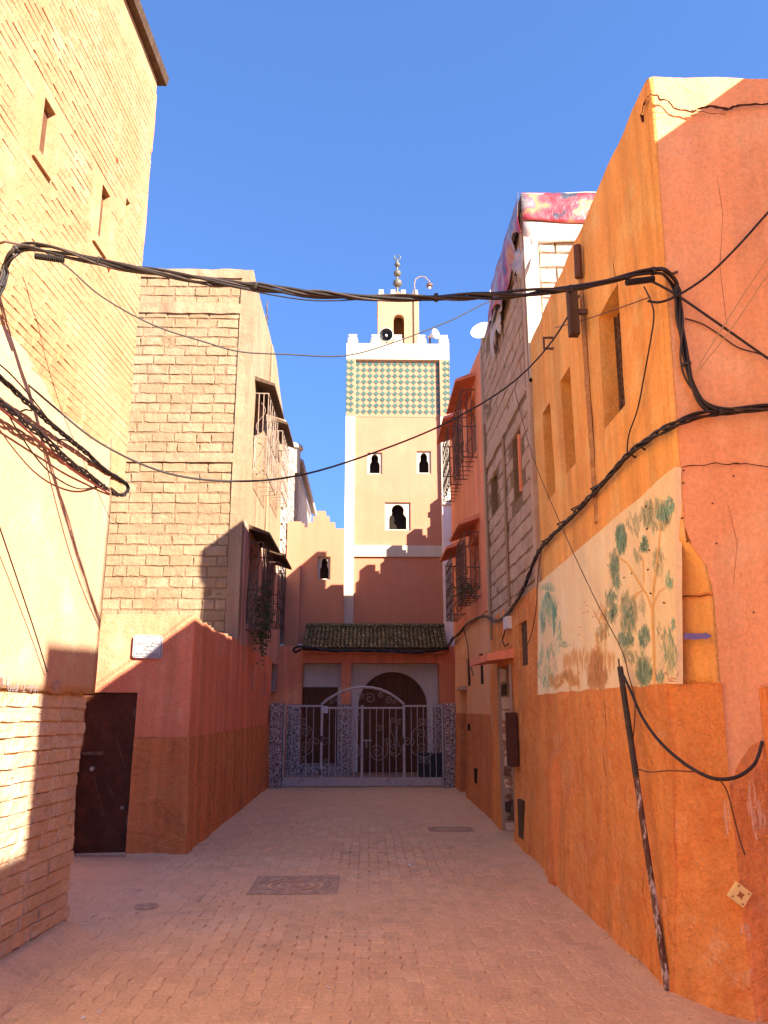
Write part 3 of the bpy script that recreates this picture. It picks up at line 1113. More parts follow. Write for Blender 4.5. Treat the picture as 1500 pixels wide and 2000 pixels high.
ch = part(MB().box(-2.75, -2.28, 21.2, 21.9, 8.5, 9.15), 'stair_turret', M['grey_block'], fg)
part(MB().lathe([(.16, 0), (.16, .75), (.25, .76), (.22, .86), (.1, .95), (.001, .98)], (-2.15, 22.4, 8.3), 12), 'chimney', M['cream'], fg)
mb = MB()
for k in range(34):
    mb.lathe([(.07, 0), (.06, .22), (.001, .22)], (-2.12, 22.7 + k * .2, 8.88), 7, (.5, 0, -.35))
parts(mb, 'eave_tile', M['grey_block'], fg)

# ------------------------------------------------------------------ mosque: wall, porch, awning
ms = thing('mosque_porch', 'pink mosque front with arched wooden door and green tiled canopy', 'mosque', (0, 20, 0))
PY = 19.6                                            # plane of the porch pillars
BYK = 20.35                                          # back wall of the porch
X = lambda px, py, Y: ony(px, py, Y).x
Z = lambda py, Y, px=750: ony(px, py, Y).z
# pink walls either side of the tower
LY = 20.5
zt = Z(1018, LY)
st = [(-2.15, 2.0)]
pxs = [(565, 1022), (594, 1022), (594, 1030), (601, 1030), (601, 1020), (611, 1020), (611, 1008), (619, 1008), (619, 998), (636, 998), (636, 1008), (643, 1008), (643, 1020), (654, 1020), (654, 1032), (672, 1032)]
poly = [(-2.15, 2.4)] + [(-2.15, Z(1022, LY, 570))] + [(ony(a, b, LY).x, ony(a, b, LY).z) for a, b in pxs[1:]] + [(-.6, 2.4)]
kw = ony(633, 1111, LY)


def keyhole(cx, z0, w_, h_):
    o = []
    for sgn in (1,):
        o += [(-.5, 0), (.5, 0), (.5, .42), (.46, .52), (.36, .58)]
        for k in range(0, 13):
            a = math.radians(-22 + k * (180 + 44) / 12)
            o.append((.36 * math.cos(a), .76 + .24 * math.sin(a)))
        o += [(-.36, .58), (-.46, .52), (-.5, .42)]
    return [(cx + a * w_, z0 + b * h_) for a, b in o]


def rc(x0, x1, z0, z1):
    return [(x0, z0), (x1, z0), (x1, z1), (x0, z1)]


def key_window(parent, pcx, ptop, pbot, pw, Y, frame_mat, rec=.09):
    """square white frame with a keyhole opening set in a wall at Y; returns the hole rectangle"""
    c, t, b = ony(pcx, (ptop + pbot) / 2, Y), ony(pcx, ptop, Y), ony(pcx, pbot, Y)
    hw = (ony(pcx + pw / 2, (ptop + pbot) / 2, Y).x - c.x)
    x0, x1, z0, z1 = c.x - hw, c.x + hw, b.z, t.z
    mp = lambda u, v, d: (u, Y + d, v)
    f = MB().plate(rc(x0 - .0, x1 + .0, z0, z1), mp, rec, rec + .05, [keyhole(c.x, z0 + .04, hw * 1.35, (z1 - z0) * .88)])
    wdw = part(f, 'keyhole_window', frame_mat, parent)
    part(MB().box(x0, x1, Y + rec + .25, Y + rec + .27, z0, z1), 'dark_opening', M['dark'], wdw)
    return rc(x0, x1, z0, z1)


h = key_window(ms, 633, 1087, 1132, 25, LY, M['cream'])
part(MB().plate(poly, lambda u, v, d: (u, LY + d, v), 0, .35, [h]), 'stepped_wall', M['minaret'], ms)
part(MB().box(-2.1, -1.74, LY - .16, LY - .003, 2.6, Z(1022, LY)), 'wall_pier', M['minaret'], ms)
# porch frame
zl0, zl1 = Z(1295, PY), Z(1262, PY)
xp = [X(568, 1340, PY), X(590, 1340, PY), X(667, 1340, PY), X(685, 1340, PY), X(858, 1340, PY), X(882, 1340, PY)]
mb = MB().plate([(xp[0] - .5, 0), (xp[1], 0), (xp[1], zl0), (xp[2], zl0), (xp[2], 0), (xp[3], 0), (xp[3], zl0), (xp[4], zl0), (xp[4], 0), (xp[5] + .5, 0), (xp[5] + .5, zl1), (xp[0] - .5, zl1)],
                lambda u, v, d: (u, PY + d, v), 0, .3)
part(mb, 'porch_frame', M['red'], ms)
part(MB().box(-2.4, 2.3, PY + .3, BYK, 2.78, zl1 - .03), 'porch_ceiling', M['white'], ms)
# back wall with arch
ac = ony(767, 1378, BYK)
ar = (X(835, 1378, BYK) - X(700, 1378, BYK)) / 2
az = Z(1312, BYK) - ar
arch = [(ac.x - ar, 0.02)] + [(ac.x + ar * math.cos(math.pi - k * math.pi / 24), az + ar * math.sin(math.pi - k * math.pi / 24)) for k in range(25)] + [(ac.x + ar, 0.02)]
ld = rc(-1.75, X(660, 1340, BYK), .02, Z(1342, BYK))
part(MB().plate(rc(-2.4, 2.5, 0, 3.2), lambda u, v, d: (u, BYK + d, v), 0, .2, [arch, ld]), 'porch_back_wall', M['white'], ms)
dr = thing_dr = part(MB().box(ac.x - ar - .05, ac.x + ar + .05, BYK + .16, BYK + .18, 0, az + ar + .05), 'arched_door', M['wood'], ms)
n = 14
for k in range(n):
    a, b = ac.x - ar + 2 * ar * k / n + .006, ac.x - ar + 2 * ar * (k + 1) / n - .006
    tops = [(b - (b - a) * q / 4, az + math.sqrt(max(0, ar * ar - (b - (b - a) * q / 4 - ac.x) ** 2)) - .004) for q in range(5)]
    part(MB().plate([(a, .03), (b, .03)] + tops, lambda u, v, d: (u, BYK + d, v), .10, .155), 'plank', M['wood'], dr)
dl = part(MB().box(-1.78, X(662, 1340, BYK), BYK + .16, BYK + .18, 0, Z(1340, BYK)), 'side_door', M['wood'], ms)
for k in range(7):
    a = -1.73 + k * (X(660, 1340, BYK) + 1.73) / 7
    b = -1.73 + (k + 1) * (X(660, 1340, BYK) + 1.73) / 7 - .012
    part(MB().box(a, b, BYK + .10, BYK + .155, .03, Z(1344, BYK)), 'plank', M['wood'], dl)
# speckled pillar bases and low wall
mb = MB()
zb = Z(1376, PY)
for a, b in ((X(560, 1440, PY), xp[1] + .0), (xp[2] - .06, xp[3] + .03), (X(846, 1440, PY), xp[5])):
    mb.box(a, b, PY - .08, PY - .003, 0, zb)
mb.box(xp[1], xp[2] - .06, PY - .05, PY + .1, 0, .36)
parts(mb, 'terrazzo_dado', M['terrazzo'], ms)
part(MB().box(-2.3, 2.3, 17.75, 20.4, -.05, .10), 'porch_floor', M['concrete'], ms)
# canopy
ez, ey = Z(1266, 19.15), 19.15
rz_, ry = Z(1226, 20.25), 20.25
xe0, xe1 = X(590, 1266, ey), X(877, 1266, ey)
aw = thing('tiled_canopy', 'green glazed tile canopy over the mosque porch', 'canopy', (0, 19.8, 2.9))
mb = MB().add([(xe0, ey, ez - .05), (xe1, ey, ez - .05), (xe1, ry, rz_ - .05), (xe0, ry, rz_ - .05),
               (xe0, ey, ez - .015), (xe1, ey, ez - .015), (xe1, ry, rz_ - .015), (xe0, ry, rz_ - .015)],
              [(0, 1, 2, 3), (4, 5, 6, 7), (0, 1, 5, 4), (1, 2, 6, 5), (2, 3, 7, 6), (3, 0, 4, 7)])
part(mb, 'canopy_deck', M['darkwood'], aw)
ntile, nrow = 35, 8
pitch = (xe1 - xe0) / ntile
sl = Vector((0, ry - ey, rz_ - ez))
ln = sl.length / nrow * 1.25
sl.normalize()
nrm = Vector((0, -sl.z, sl.y))


def tile_mesh(q):
    mb = MB()
    vs = []
    m = 7
    for j, (yy, rr, zz) in enumerate(((-.5, .5, 0), (.5, .42, -.18))):
        for k in range(m):
            a = math.pi * k / (m - 1)
            vs.append((rr * math.cos(a), yy, rr * math.sin(a) + zz))
        for k in range(m):
            a = math.pi * k / (m - 1)
            vs.append((rr * .75 * math.cos(a), yy, rr * .75 * math.sin(a) + zz))
    fs = []
    for k in range(m - 1):
        fs += [(k, k + 1, 2 * m + k + 1, 2 * m + k), (m + k, m + k + 1, 3 * m + k + 1, 3 * m + k), (k, k + 1, m + k + 1, m + k)]
    me = MB().add(vs, fs).mesh('roof_tile', smooth=False)
    me.materials.append(M['rooftile'])
    return me, vs, fs


tv = [tile_mesh(0)]
specs = []
for i in range(ntile):
    for j in range(nrow):
        c = Vector((xe0 + (i + .5) * pitch, ey, ez)) + sl * ((j + .5) * (sl.length * 0 + (Vector((0, ry - ey, rz_ - ez)).length / nrow))) + nrm * rnd.uniform(.0, .012)
        t = rnd.gauss(0, .02)
        specs.append((c, Vector((pitch * .86, 0, 0)), (sl + Vector((t, 0, 0))) * ln, nrm * pitch * .9))
pieces(aw, 'roof_tile', specs, tv, M['rooftile'], 290, 'back_tiles')
part(MB().tube([(xe0, ry - .02, rz_ + .04), (xe1, ry - .02, rz_ + .04)], .07, 8), 'ridge', M['rooftile'], aw)
part(MB().box(xe0 + .03, xe1 - .03, ey + .12, PY, ez - .12, ez - .055), 'eave_beam', M['pink_low'], aw)

# right-hand wing with merlons (hidden behind the red house, shades the tower) and the white wall beside the tower
wg = thing('mosque_wing', 'white painted mosque wall between the minaret and the red house', 'wall', (2.6, 19.5, 0))
part(MB().box(X(866, 1100, 20.6), 3.0, 20.6, 20.9, 0, Z(962, 20.6)), 'white_wall', M['white'], wg)
part(MB().box(X(866, 1100, 20.58), 2.6, 20.54, 20.598, Z(985, 20.58), Z(975, 20.58)), 'string_course', M['cream'], wg)
part(MB().box(2.62, 7, 17.75, 20.4, 0, 6.65), 'wing_body', M['minaret'], wg)
mb = MB()
for k in range(4):
    y0 = 17.8 + k * .66
    for q, hh in enumerate((.25, .5, .75)):
        mb.box(2.64, 2.86, y0 + q * .1, y0 + .62 - q * .1, 6.6 + q * .25, 6.65 + hh)
parts(mb, 'merlon_step', M['minaret'], wg)

# ------------------------------------------------------------------ minaret
mn = thing('minaret', 'square peach minaret with green checker tile band and lantern', 'minaret', (.85, 21.5, 0))
MY = 20.8
mx0, mx1 = X(673, 1000, MY), X(884, 1000, MY)
mzt = Z(671, MY, 778)
fx0, fx1 = X(692, 1000, MY), X(863.7, 1000, MY)        # recessed panel
pz0 = 3.2
pzt = Z(702, MY, 778)
tz0, tz1 = Z(812, MY, 778), Z(702, MY, 778)
bz0, bz1 = Z(1087, MY, 778), Z(1065, MY, 778)
part(MB().box(mx0 + .02, mx1 - .02, MY + .42, MY + 3.0, 2.5, mzt - .01), 'tower_body', M['minaret'], mn)
mpf = lambda u, v, d: (u, MY + d, v)
part(MB().plate(rc(mx0, mx1, pz0, mzt), mpf, 0, .42, [rc(fx0, fx1, pz0 + .01, bz0), rc(fx0, fx1, bz1, pzt)]), 'corner_frame', M['cream'], mn)
REC = .11
kh = []
for a in ((732, 884, 926, 29), (828, 881, 925, 28), (777, 981, 1036, 50)):
    kh.append(key_window(mn, a[0], a[1], a[2], a[3], MY + REC, M['cream'], .05))
part(MB().plate(rc(fx0, fx1, bz1, tz0), mpf, REC, .3, kh), 'tower_panel', M['minaret'], mn)
part(MB().plate(rc(fx0, fx1, pz0, bz0), mpf, REC * .55, .3), 'lower_panel', M['minaret'], mn)
part(MB().plate(rc(fx0, fx1, tz0, pzt), mpf, REC - .01, .3), 'tile_ground', M['pinktile'], mn)
# left and right tiled strips of the frame
part(MB().plate(rc(mx0 + .004, fx0 - .002, tz0, tz1), mpf, -.012, .05), 'tile_ground', M['pinktile'], mn)
part(MB().plate(rc(fx1 + .002, mx1 - .004, tz0, tz1), mpf, -.012, .05), 'tile_ground', M['pinktile'], mn)
tp = (mx1 - mx0) / 17.2
hd = tp * .5


def diamond_mesh():
    vs = [(-.5, 0, 0), (0, -.5, 0), (.5, 0, 0), (0, .5, 0), (-.46, 0, 1), (0, -.46, 1), (.46, 0, 1), (0, .46, 1)]
    fs = [(4, 5, 6, 7), (0, 1, 5, 4), (1, 2, 6, 5), (2, 3, 7, 6), (3, 0, 4, 7)]
    me = MB().add(vs, fs).mesh('green_tile')
    me.materials.append(M['greentile'])
    return me, vs, fs


dv = [diamond_mesh()]
specs = []
half = []
ppx = 12.25
for r in range(9):
    zz = Z(708.5 + 11.62 * r, MY, 778)
    rp = Z(708.5, MY, 778) - Z(720.12, MY, 778)
    for k in range(-1, 17):
        pxc = 685.9 + ppx * k
        xc = X(pxc, 760, MY)
        tp = X(pxc + ppx, 760, MY) - xc
        dep = REC - .01 if 1 <= k <= 14 else -.012
        if k in (-1, 16):
            xe = mx0 + .004 if k < 0 else mx1 - .004
            half.append((Vector((xe, MY + dep, zz)), Vector((tp * (1 if k < 0 else -1), 0, 0)), Vector((0, 0, rp * .96)), Vector((0, -.012, 0))))
            continue
        ww = tp * .97
        if k in (0, 15):
            ww = tp * .93
        specs.append((Vector((xc, MY + dep, zz)), Vector((ww, 0, 0)), Vector((0, 0, rp * .97)), Vector((0, -.012, 0))))
hv = [(0, -.48, 0), (.48, 0, 0), (0, .48, 0), (0, -.46, 1), (.46, 0, 1), (0, .46, 1)]
hf = [(3, 4, 5), (0, 1, 4, 3), (1, 2, 5, 4), (2, 0, 3, 5)]
hm = MB().add(hv, hf).mesh('green_tile')
hm.materials.append(M['greentile'])
pieces(mn, 'green_tile', half, [(hm, hv, hf)], M['greentile'], 40)
pieces(mn, 'green_tile', specs, dv, M['greentile'], 300)
# lantern
LYY = MY + .95
lx0, lx1 = X(738, 600, LYY), X(818, 600, LYY)
lzt = Z(583, LYY, 778)
lc = ony(779, 620, LYY)
la = (X(789, 620, LYY) - X(768, 620, LYY)) / 2
lz0, lz1 = Z(653, LYY, 778), Z(614, LYY, 778)
part(MB().plate([(lx0, mzt - .2), (lc.x - la, mzt - .2)] + [(lc.x + la * math.cos(math.pi - k * math.pi / 12), lz1 - la + la * math.sin(k * math.pi / 12)) for k in range(13)]
                + [(lc.x + la, mzt - .2), (lx1, mzt - .2), (lx1, lzt), (lx0, lzt)], lambda u, v, d: (u, LYY + d, v), 0, .2), 'lantern_front', M['lantern'], mn)
lw = lx1 - lx0
part(MB().box(lx0, lx0 + .18, LYY + .2, LYY + lw, mzt - .2, lzt), 'lantern_side', M['lantern'], mn)
part(MB().box(lx1 - .18, lx1, LYY + .2, LYY + lw, mzt - .2, lzt), 'lantern_side', M['lantern'], mn)
part(MB().box(lx0 + .18, lx1 - .18, LYY + lw - .2, LYY + lw, mzt - .2, lzt), 'lantern_back', M['lantern'], mn)
part(MB().box(lx0 - .015, lx1 + .015, LYY - .015, LYY + lw + .015, lzt, lzt + .1), 'lantern_cornice', M['cream'], mn)
cxm, cym = (lx0 + lx1) / 2, LYY + lw / 2
part(MB().lathe([(.42, 0), (.40, .16), (.3, .30), (.15, .38), (.001, .40)], (cxm, cym, lzt + .1), 20), 'dome', M['minaret'], mn, smooth=True)


def merlon(cx, y, z0, w_, h_, ax=0):
    o = [(-.5, 0), (.5, 0), (.5, .12), (.34, .2), (.5, .36), (.3, .44), (.46, .6), (.26, .68), (.38, .84), (.38, 1), (-.38, 1), (-.38, .84), (-.26, .68), (-.46, .6), (-.3, .44), (-.5, .36), (-.34, .2), (-.5, .12)]
    if ax:
        return MB().plate([(cx + a * w_, z0 + b * h_) for a, b in o], lambda u, v, d: (y + d, u, v), 0, .16)
    return MB().plate([(cx + a * w_, z0 + b * h_) for a, b in o], lambda u, v, d: (u, y + d, v), 0, .16)


mh = Z(653, MY, 778) - mzt
for px in (689, 734, 777, 823, 867):
    part(merlon(X(px, 671, MY), MY + .02, mzt, .31, mh), 'merlon', M['cream'], mn)
for k in range(1, 4):
    for xx in (mx0 + .02, mx1 - .18):
        part(merlon(MY + .1 + k * .7, xx, mzt, .31, mh, 1), 'merlon', M['cream'], mn)
for a, b in ((-1, -1), (1, -1), (-1, 1), (1, 1), (-.3, -1), (.3, -1)):
    part(merlon(cxm + a * (lw / 2 - .1), LYY + .01 if b < 0 else LYY + lw - .17, lzt + .1, .18, .2), 'lantern_merlon', M['cream'], mn)
# finial
fz = lzt + .5
fi = part(MB().tube([(cxm, cym, fz - .1), (cxm, cym, Z(508, cym, 778))], .025, 8), 'finial_rod', M['finial'], mn)
for py, r in ((553, 8.8), (534, 7.2), (517, 5.6)):
    c = ony(778, py, cym)
    rr = X(778 + r, py, cym) - c.x
    part(MB().lathe([(rr * math.sin(k * math.pi / 10) + .001, -rr * math.cos(k * math.pi / 10)) for k in range(11)], (cxm, cym, c.z), 18), 'finial_ball', M['finial'], fi, smooth=True)
cz = Z(503, cym, 778)
part(MB().tube([(cxm + .09 * math.sin(a), cym, cz - .09 * math.cos(a)) for a in [math.radians(-150 + k * 20) for k in range(16)]], .02, 6), 'crescent', M['finial'], fi)
part(MB().tube([(X(808, 600, LYY), LYY - .02, lzt), (X(808, 600, LYY), LYY - .02, mzt)], .02, 6), 'conduit', M['iron'], mn)


def horn(name, label, px, py, Y, rad, d, mat_in):
    c = ony(px, py, Y)
    rr = X(px + rad, py, Y) - c.x
    d = Vector(d).normalized()
    t = thing(name, label, 'loudspeaker', c, 'loudspeakers on the minaret')
    part(MB().lathe([(rr * 1.06, .0), (rr, .02), (rr * .72, -rr * .5), (rr * .4, -rr * 1.0), (rr * .3, -rr * 1.4), (rr * .3, -rr * 1.9), (.001, -rr * 1.9)], c, 24, d), 'horn', M['whitemetal'], t, smooth=True)
    part(MB().lathe([(rr * .97, .012), (rr * .66, -rr * .5), (rr * .36, -rr * .9), (.001, -rr * .92)], c, 24, d), 'throat', mat_in, t, smooth=True)
    part(MB().lathe([(.001, -rr * .1), (rr * .16, -rr * .12), (rr * .2, -rr * .5), (rr * .16, -rr * .9)], c, 12, d), 'driver', M['whitemetal'], t, smooth=True)
    b = c - d * rr * 1.5
    part(MB().tube([b, (b.x, b.y, mzt)], .03, 6), 'bracket', M['iron'], t)
    return t


horn('loudspeaker', 'horn loudspeaker facing the street, left on the minaret parapet', 754, 654, MY + .05, 13.5, (-.12, -1, -.12), M['speaker_in'])
horn('loudspeaker', 'horn loudspeaker turned to the right on the minaret parapet', 851, 652, MY + .2, 10, (.75, -.75, .05), M['whitemetal'])
# gooseneck lamp
g0 = Vector((X(812, 575, LYY), LYY - .03, lzt))
gp = [g0, ony(809, 555, LYY), ony(812, 545, LYY), ony(820, 540, LYY), ony(830, 541, LYY), ony(838, 549, LYY), ony(839, 553, LYY)]
gl = thing('gooseneck_lamp', 'small lamp on a curved pole at the minaret top', 'lamp', g0)
part(MB().tube(gp, .018, 6), 'arm', M['paleiron'], gl)
c = ony(839, 557, LYY)
part(MB().lathe([(.03, .08), (.09, .03), (.095, -.04), (.05, -.06), (.001, -.06)], c, 14), 'lamp_head', M['iron'], gl)
part(MB().lathe([(.045, -.06), (.04, -.11), (.001, -.12)], c, 10), 'bulb', M['whitemetal'], gl)

# ------------------------------------------------------------------ iron gate and its posts
GY = 17.6
gx = lambda px: ony(px, 1450, GY).x
gtop = Z(1377, GY)
for a, b, lab in ((527, 552, 'speckled terrazzo gate post on the left by the pink wall'), (867, 891, 'speckled terrazzo gate post on the right by the red house')):
    t = thing('gate_post', lab, 'gate post', (gx((a + b) / 2), GY, 0), 'terrazzo gate posts')
    part(MB().box(gx(a), gx(b), GY - .12, GY + .18, -.03, Z(1374, GY)), 'shaft', M['terrazzo'], t)
    part(MB().box(gx(a) + .006, gx(b) - .006, GY - .114, GY + .174, Z(1374, GY), Z(1374, GY) + .012), 'cap', M['concrete'], t)
gt = thing('iron_gate', 'grey wrought-iron gate with arched top and scrollwork across the street end', 'gate', (0, GY, 0))


def gbar(x0, x1, z0, z1, name='frame_bar', t=.022, mat='gate'):
    return part(MB().box(x0, x1, GY - t, GY + t, z0, z1), name, M[mat], gt)


gl0, gl1 = gx(553), gx(866)
fxs = [gx(628), gx(707), gx(789)]
zk = Z(1520, GY)
gbar(gl0, fxs[1] - .03, .03, zk - .03, 'kick_plate', .012)
gbar(fxs[1] + .03, fxs[2] - .03, .03, zk - .03, 'kick_plate', .012)
gbar(fxs[2] + .03, gl1, .03, zk - .03, 'kick_plate', .012)
for a, b in ((gl0, fxs[0] - .028), (fxs[0] + .028, fxs[1] - .028), (fxs[1] + .028, fxs[2] - .028), (fxs[2] + .028, gl1)):
    gbar(a, b, zk - .03, zk + .015, 'bottom_rail')
    zz = gtop - .06 if (a > fxs[0] and b < fxs[2] + .01) else gtop - .02
    gbar(a, b, zz - .02, zz + .02, 'top_rail')
for x in fxs:
    gbar(x - .026, x + .026, .0, gtop, 'stile', .026)
gbar(gl0, gl0 + .03, .0, gtop - .041, 'stile')
gbar(gl1 - .03, gl1, .0, gtop - .041, 'stile')
ap = [ony(a, b, GY) for a, b in ((628, 1376), (640, 1366), (655, 1357), (672, 1349), (690, 1344), (708, 1342), (726, 1343), (744, 1347), (762, 1355), (778, 1366), (789, 1376))]
part(MB().tube(ap, .028, 8), 'arch_bar', M['gate'], gt)
bars = []
for a, b, n in ((gl0 + .03, fxs[0] - .028, 5), (fxs[0] + .028, fxs[1] - .028, 6), (fxs[1] + .028, fxs[2] - .028, 6), (fxs[2] + .028, gl1 - .03, 6)):
    for k in range(1, n):
        x = a + (b - a) * k / n
        part(MB().tube([(x, GY, zk), (x, GY, gtop - .05)], .0095, 6), 'bar', M['gate'], gt)


def spiral(cx, cz, r0, turns, a0, dirn=1, tail=None):
    pts = []
    n = int(turns * 14)
    for k in range(n + 1):
        t = k / n
        a = a0 + dirn * 2 * math.pi * turns * t
        r = r0 * (.22 + .78 * t)
        pts.append(Vector((cx + r * math.cos(a), GY - .02, cz + r * math.sin(a))))
    return pts + ([Vector((p[0], GY - .02, p[1])) for p in tail] if tail else [])


def gp_(px, py):
    p = ony(px, py, GY)
    return p.x, p.z


sp = []
# crop coordinates of the gate picture / 3.947 + origin (520, 1330)
G = lambda cx, cy: gp_(520 + cx / 3.947, 1330 + cy / 3.947)
for cx, cy, r, tr, a0, dr_ in ((800, 135, 40, 1.4, 0, 1), (885, 110, 24, 1.3, 3, -1), (940, 150, 28, 1.3, 0, 1), (725, 110, 26, 1.3, 0, -1), (545, 150, 20, 1.2, 1, 1), (510, 165, 18, 1.2, 2, -1), (985, 165, 18, 1.2, 1, -1),
                               (1190, 410, 34, 1.4, 0, 1), (1245, 410, 34, 1.4, 3.1, -1), (1190, 510, 38, 1.4, 0, -1), (1245, 510, 38, 1.4, 3.1, 1), (1190, 310, 24, 1.3, 0, -1), (1240, 310, 24, 1.3, 3.1, 1),
                               (1190, 610, 24, 1.3, 0, 1), (1242, 615, 24, 1.3, 3.1, -1), (855, 545, 48, 1.4, 0, 1), (985, 530, 40, 1.4, 3, -1), (940, 470, 30, 1.3, 1, 1), (870, 365, 26, 1.3, 2, -1), (970, 305, 22, 1.3, 0, 1), (1025, 315, 20, 1.2, 2, -1),
                               (300, 400, 34, 1.4, 0, 1), (300, 500, 40, 1.4, 0, -1), (285, 310, 28, 1.3, 0, -1), (290, 615, 26, 1.3, 0, 1), (660, 545, 36, 1.3, 0, 1), (715, 280, 26, 1.3, 0, 1), (455, 620, 20, 1.3, 0, 1), (455, 470, 36, 1.2, 1, -1), (1085, 470, 32, 1.2, 1, 1), (385, 470, 30, 1.2, 2, 1)):
    x, z_ = G(cx, cy)
    part(MB().tube(spiral(x, z_, r * .0029, tr, a0, dr_), .0075, 5), 'scroll', M['scroll'], gt)
for pl_ in ([(1210, 330), (1180, 345), (1140, 375), (1125, 430), (1140, 470), (1120, 510), (1130, 550), (1170, 575), (1230, 585), (1300, 550), (1305, 500), (1285, 460), (1300, 420), (1290, 375), (1240, 345), (1210, 330)],
            [(265, 335), (320, 350), (355, 385), (355, 430), (330, 460), (355, 490), (350, 540), (310, 570), (270, 590)],
            [(690, 300), (685, 400), (700, 470), (720, 530), (715, 580), (680, 610)],
            [(800, 540), (820, 590), (870, 610), (920, 580), (935, 530), (925, 470)],
            [(960, 300), (960, 380), (985, 440), (985, 500)], [(1020, 330), (1005, 420), (1025, 490), (1040, 540), (1000, 580), (960, 560)]):
    P = [Vector((G(a, b)[0], GY - .02, G(a, b)[1])) for a, b in pl_]
    Q = []
    for i in range(len(P) - 1):
        p0, p1, p2, p3 = P[max(i - 1, 0)], P[i], P[i + 1], P[min(i + 2, len(P) - 1)]
        for k in range(4):
            t = k / 4
            Q.append(.5 * ((2 * p1) + (p2 - p0) * t + (2 * p0 - 5 * p1 + 4 * p2 - p3) * t * t + (3 * p1 - p0 - 3 * p2 + p3) * t ** 3))
    part(MB().tube(Q + [P[-1]], .0075, 5), 'scroll', M['scroll'], gt)
x, z_ = G(780, 458)
part(MB().box(x - .14, x + .1, GY - .05, GY - .026, z_ - .012, z_ + .012), 'bolt', M['gate'], gt)
part(MB().box(x - .03, x - .01, GY - .05, GY - .026, z_ - .16, z_ - .013), 'latch', M['gate'], gt)
for cx, cy in ((425, 445), (1055, 460), (415, 705)):
    x, z_ = G(cx, cy)
    part(MB().box(x - .025, x + .025, GY - .04, GY - .027, z_ - .06, z_ + .06), 'hinge', M['iron'], gt)
x, z_ = G(462, 215)
part(MB().box(x - .06, x + .04, GY - .05, GY - .035, z_ - .09, z_ + .06), 'tag_plate', M['sign'], gt)
# crate behind the gate
x, z_ = G(1300, 660)
cr = thing('black_crate', 'black box standing behind the gate at the right', 'crate', (1.45, 18.1, .1))
part(MB().plate(rc(1.15, 1.66, .10, .62), lambda u, v, d: (u, 18.0 + d, v), 0, .4), 'box', M['speaker_in'], cr)
part(MB().box(1.13, 1.68, 17.97, 18.43, .62, .66), 'lid', M['speaker_in'], cr)

# ------------------------------------------------------------------ right: orange corner house
RX = 1.88
YF = 4.55                                            # plane of the facade that faces the camera
oh = thing('orange_corner_house', 'orange two-storey corner house with painted mural, right of street', 'house', (2.4, 5.5, 0))


def yf(z):
    return YF + .20 - .052 * z


def cut(z):                                          # how far the corner is cut back
    if z > 2.56:
        return .05
    if z > 2.26:
        t = (z - 2.26) / .30
        return .05 + .25 * math.sqrt(max(0, 1 - t * t))
    return .31


def corner_pt(u, z, d):
    """u < 0: along the side wall (-u = distance behind the corner cut), 0..1 across the cut, > 1 along the facade"""
    c = cut(z)
    Y0 = yf(z)
    A = Vector((RX, Y0 + c))
    B = Vector((RX + c * .55, Y0))
    if u <= 0:
        y = A.y + (-u) * (8.42 - A.y) / 3.6
        p, n = Vector((RX, y)), Vector((1, 0))
    elif u < 1:
        t = u
        q = Vector((RX, Y0))
        lin_ = A.lerp(B, t)
        if c < .1:
            lin_ = (A * (1 - t) ** 2 + q * 2 * t * (1 - t) + B * t * t)
        p, n = lin_, Vector((1, .55)).normalized()
    else:
        p, n = Vector((B.x + (u - 1) * (6.2 - B.x) / 4.2, Y0)), Vector((0, 1))
    return p, n


def foh(amp_, sc, proud=0.0, base=0.0):
    def f(u, z, d):
        p, n = corner_pt(u, z, d)
        q = Vector((p.x, p.y, z))
        dd = d - proud + amp_ * nz(q, sc) + .5 * amp_ * nz(q + Vector((5, 1, 2)), sc * 3.1)
        dd -= base * max(0, 1 - z / 1.2) ** 1.5
        zz = z
        return (p.x + n.x * dd, p.y + n.y * dd, zz)
    return f


def u_of(y, z=3.8):
    A = yf(z) + cut(z)
    return -(y - A) * 3.6 / (8.42 - A)


wins = [(5.40, 5.93, 3.76, 4.72), (6.84, 7.20, 3.77, 4.71), (7.66, 8.02, 3.72, 4.69)]
hl = [(u_of(b), u_of(a), c, e, .20) for a, b, c, e in wins]
zs = [e for h_ in hl for e in h_[2:4]]
side_us = lin(-3.6, 0, .11, [e for h_ in hl for e in h_[:2]])
top = 5.74


def ragged(f, lo=None, hi=None, a=.02):
    def g(u, z, d):
        p = f(u, z, d)
        k = 0
        if hi is not None and z > hi - .001:
            k = a * nz((u, 3, 9), 3)
        if lo is not None and z < lo + .001:
            k = a * nz((u, 3, 9), 4)
        return (p[0], p[1], p[2] + k)
    return g


part(MB().surf(side_us, lin(1.73, top, .12, zs), ragged(foh(.012, .9), None, top, .03), hl, .3), 'side_wall', M['orange'], oh)
part(MB().surf(lin(0, 1, .125), lin(1.73, top, .08), ragged(foh(.008, .9), None, top, .03), (), .3), 'corner', M['orange'], oh, smooth=True)
part(MB().surf(lin(1, 5.2, .11), lin(-.05, top, .12), ragged(foh(.012, .9), None, top, .03), (), .3), 'facade', M['salmon'], oh)
part(MB().surf(lin(-3.6, 0, .05), lin(-.05, 1.755, .055), ragged(foh(.017, 2.6, .03, .09), None, 1.755, .02), (), .2), 'side_dado', M['orange_dado'], oh)
part(MB().surf(lin(0, 1, .125), lin(-.05, 1.75, .05), ragged(foh(.012, 2.6, .012, .10), None, 1.75, .02), (), .2), 'corner_dado', M['orange_dado'], oh)


def fade(u, z, d):
    q = foh(.016, 2.6, .02, .09)(u, z, d)
    t = max(0, min(1, (z - .95 - .5 * nz((u * 1.6, z * 1.2, 4), 1.3)) / .35))
    return (q[0], q[1] + .07 * t, q[2])


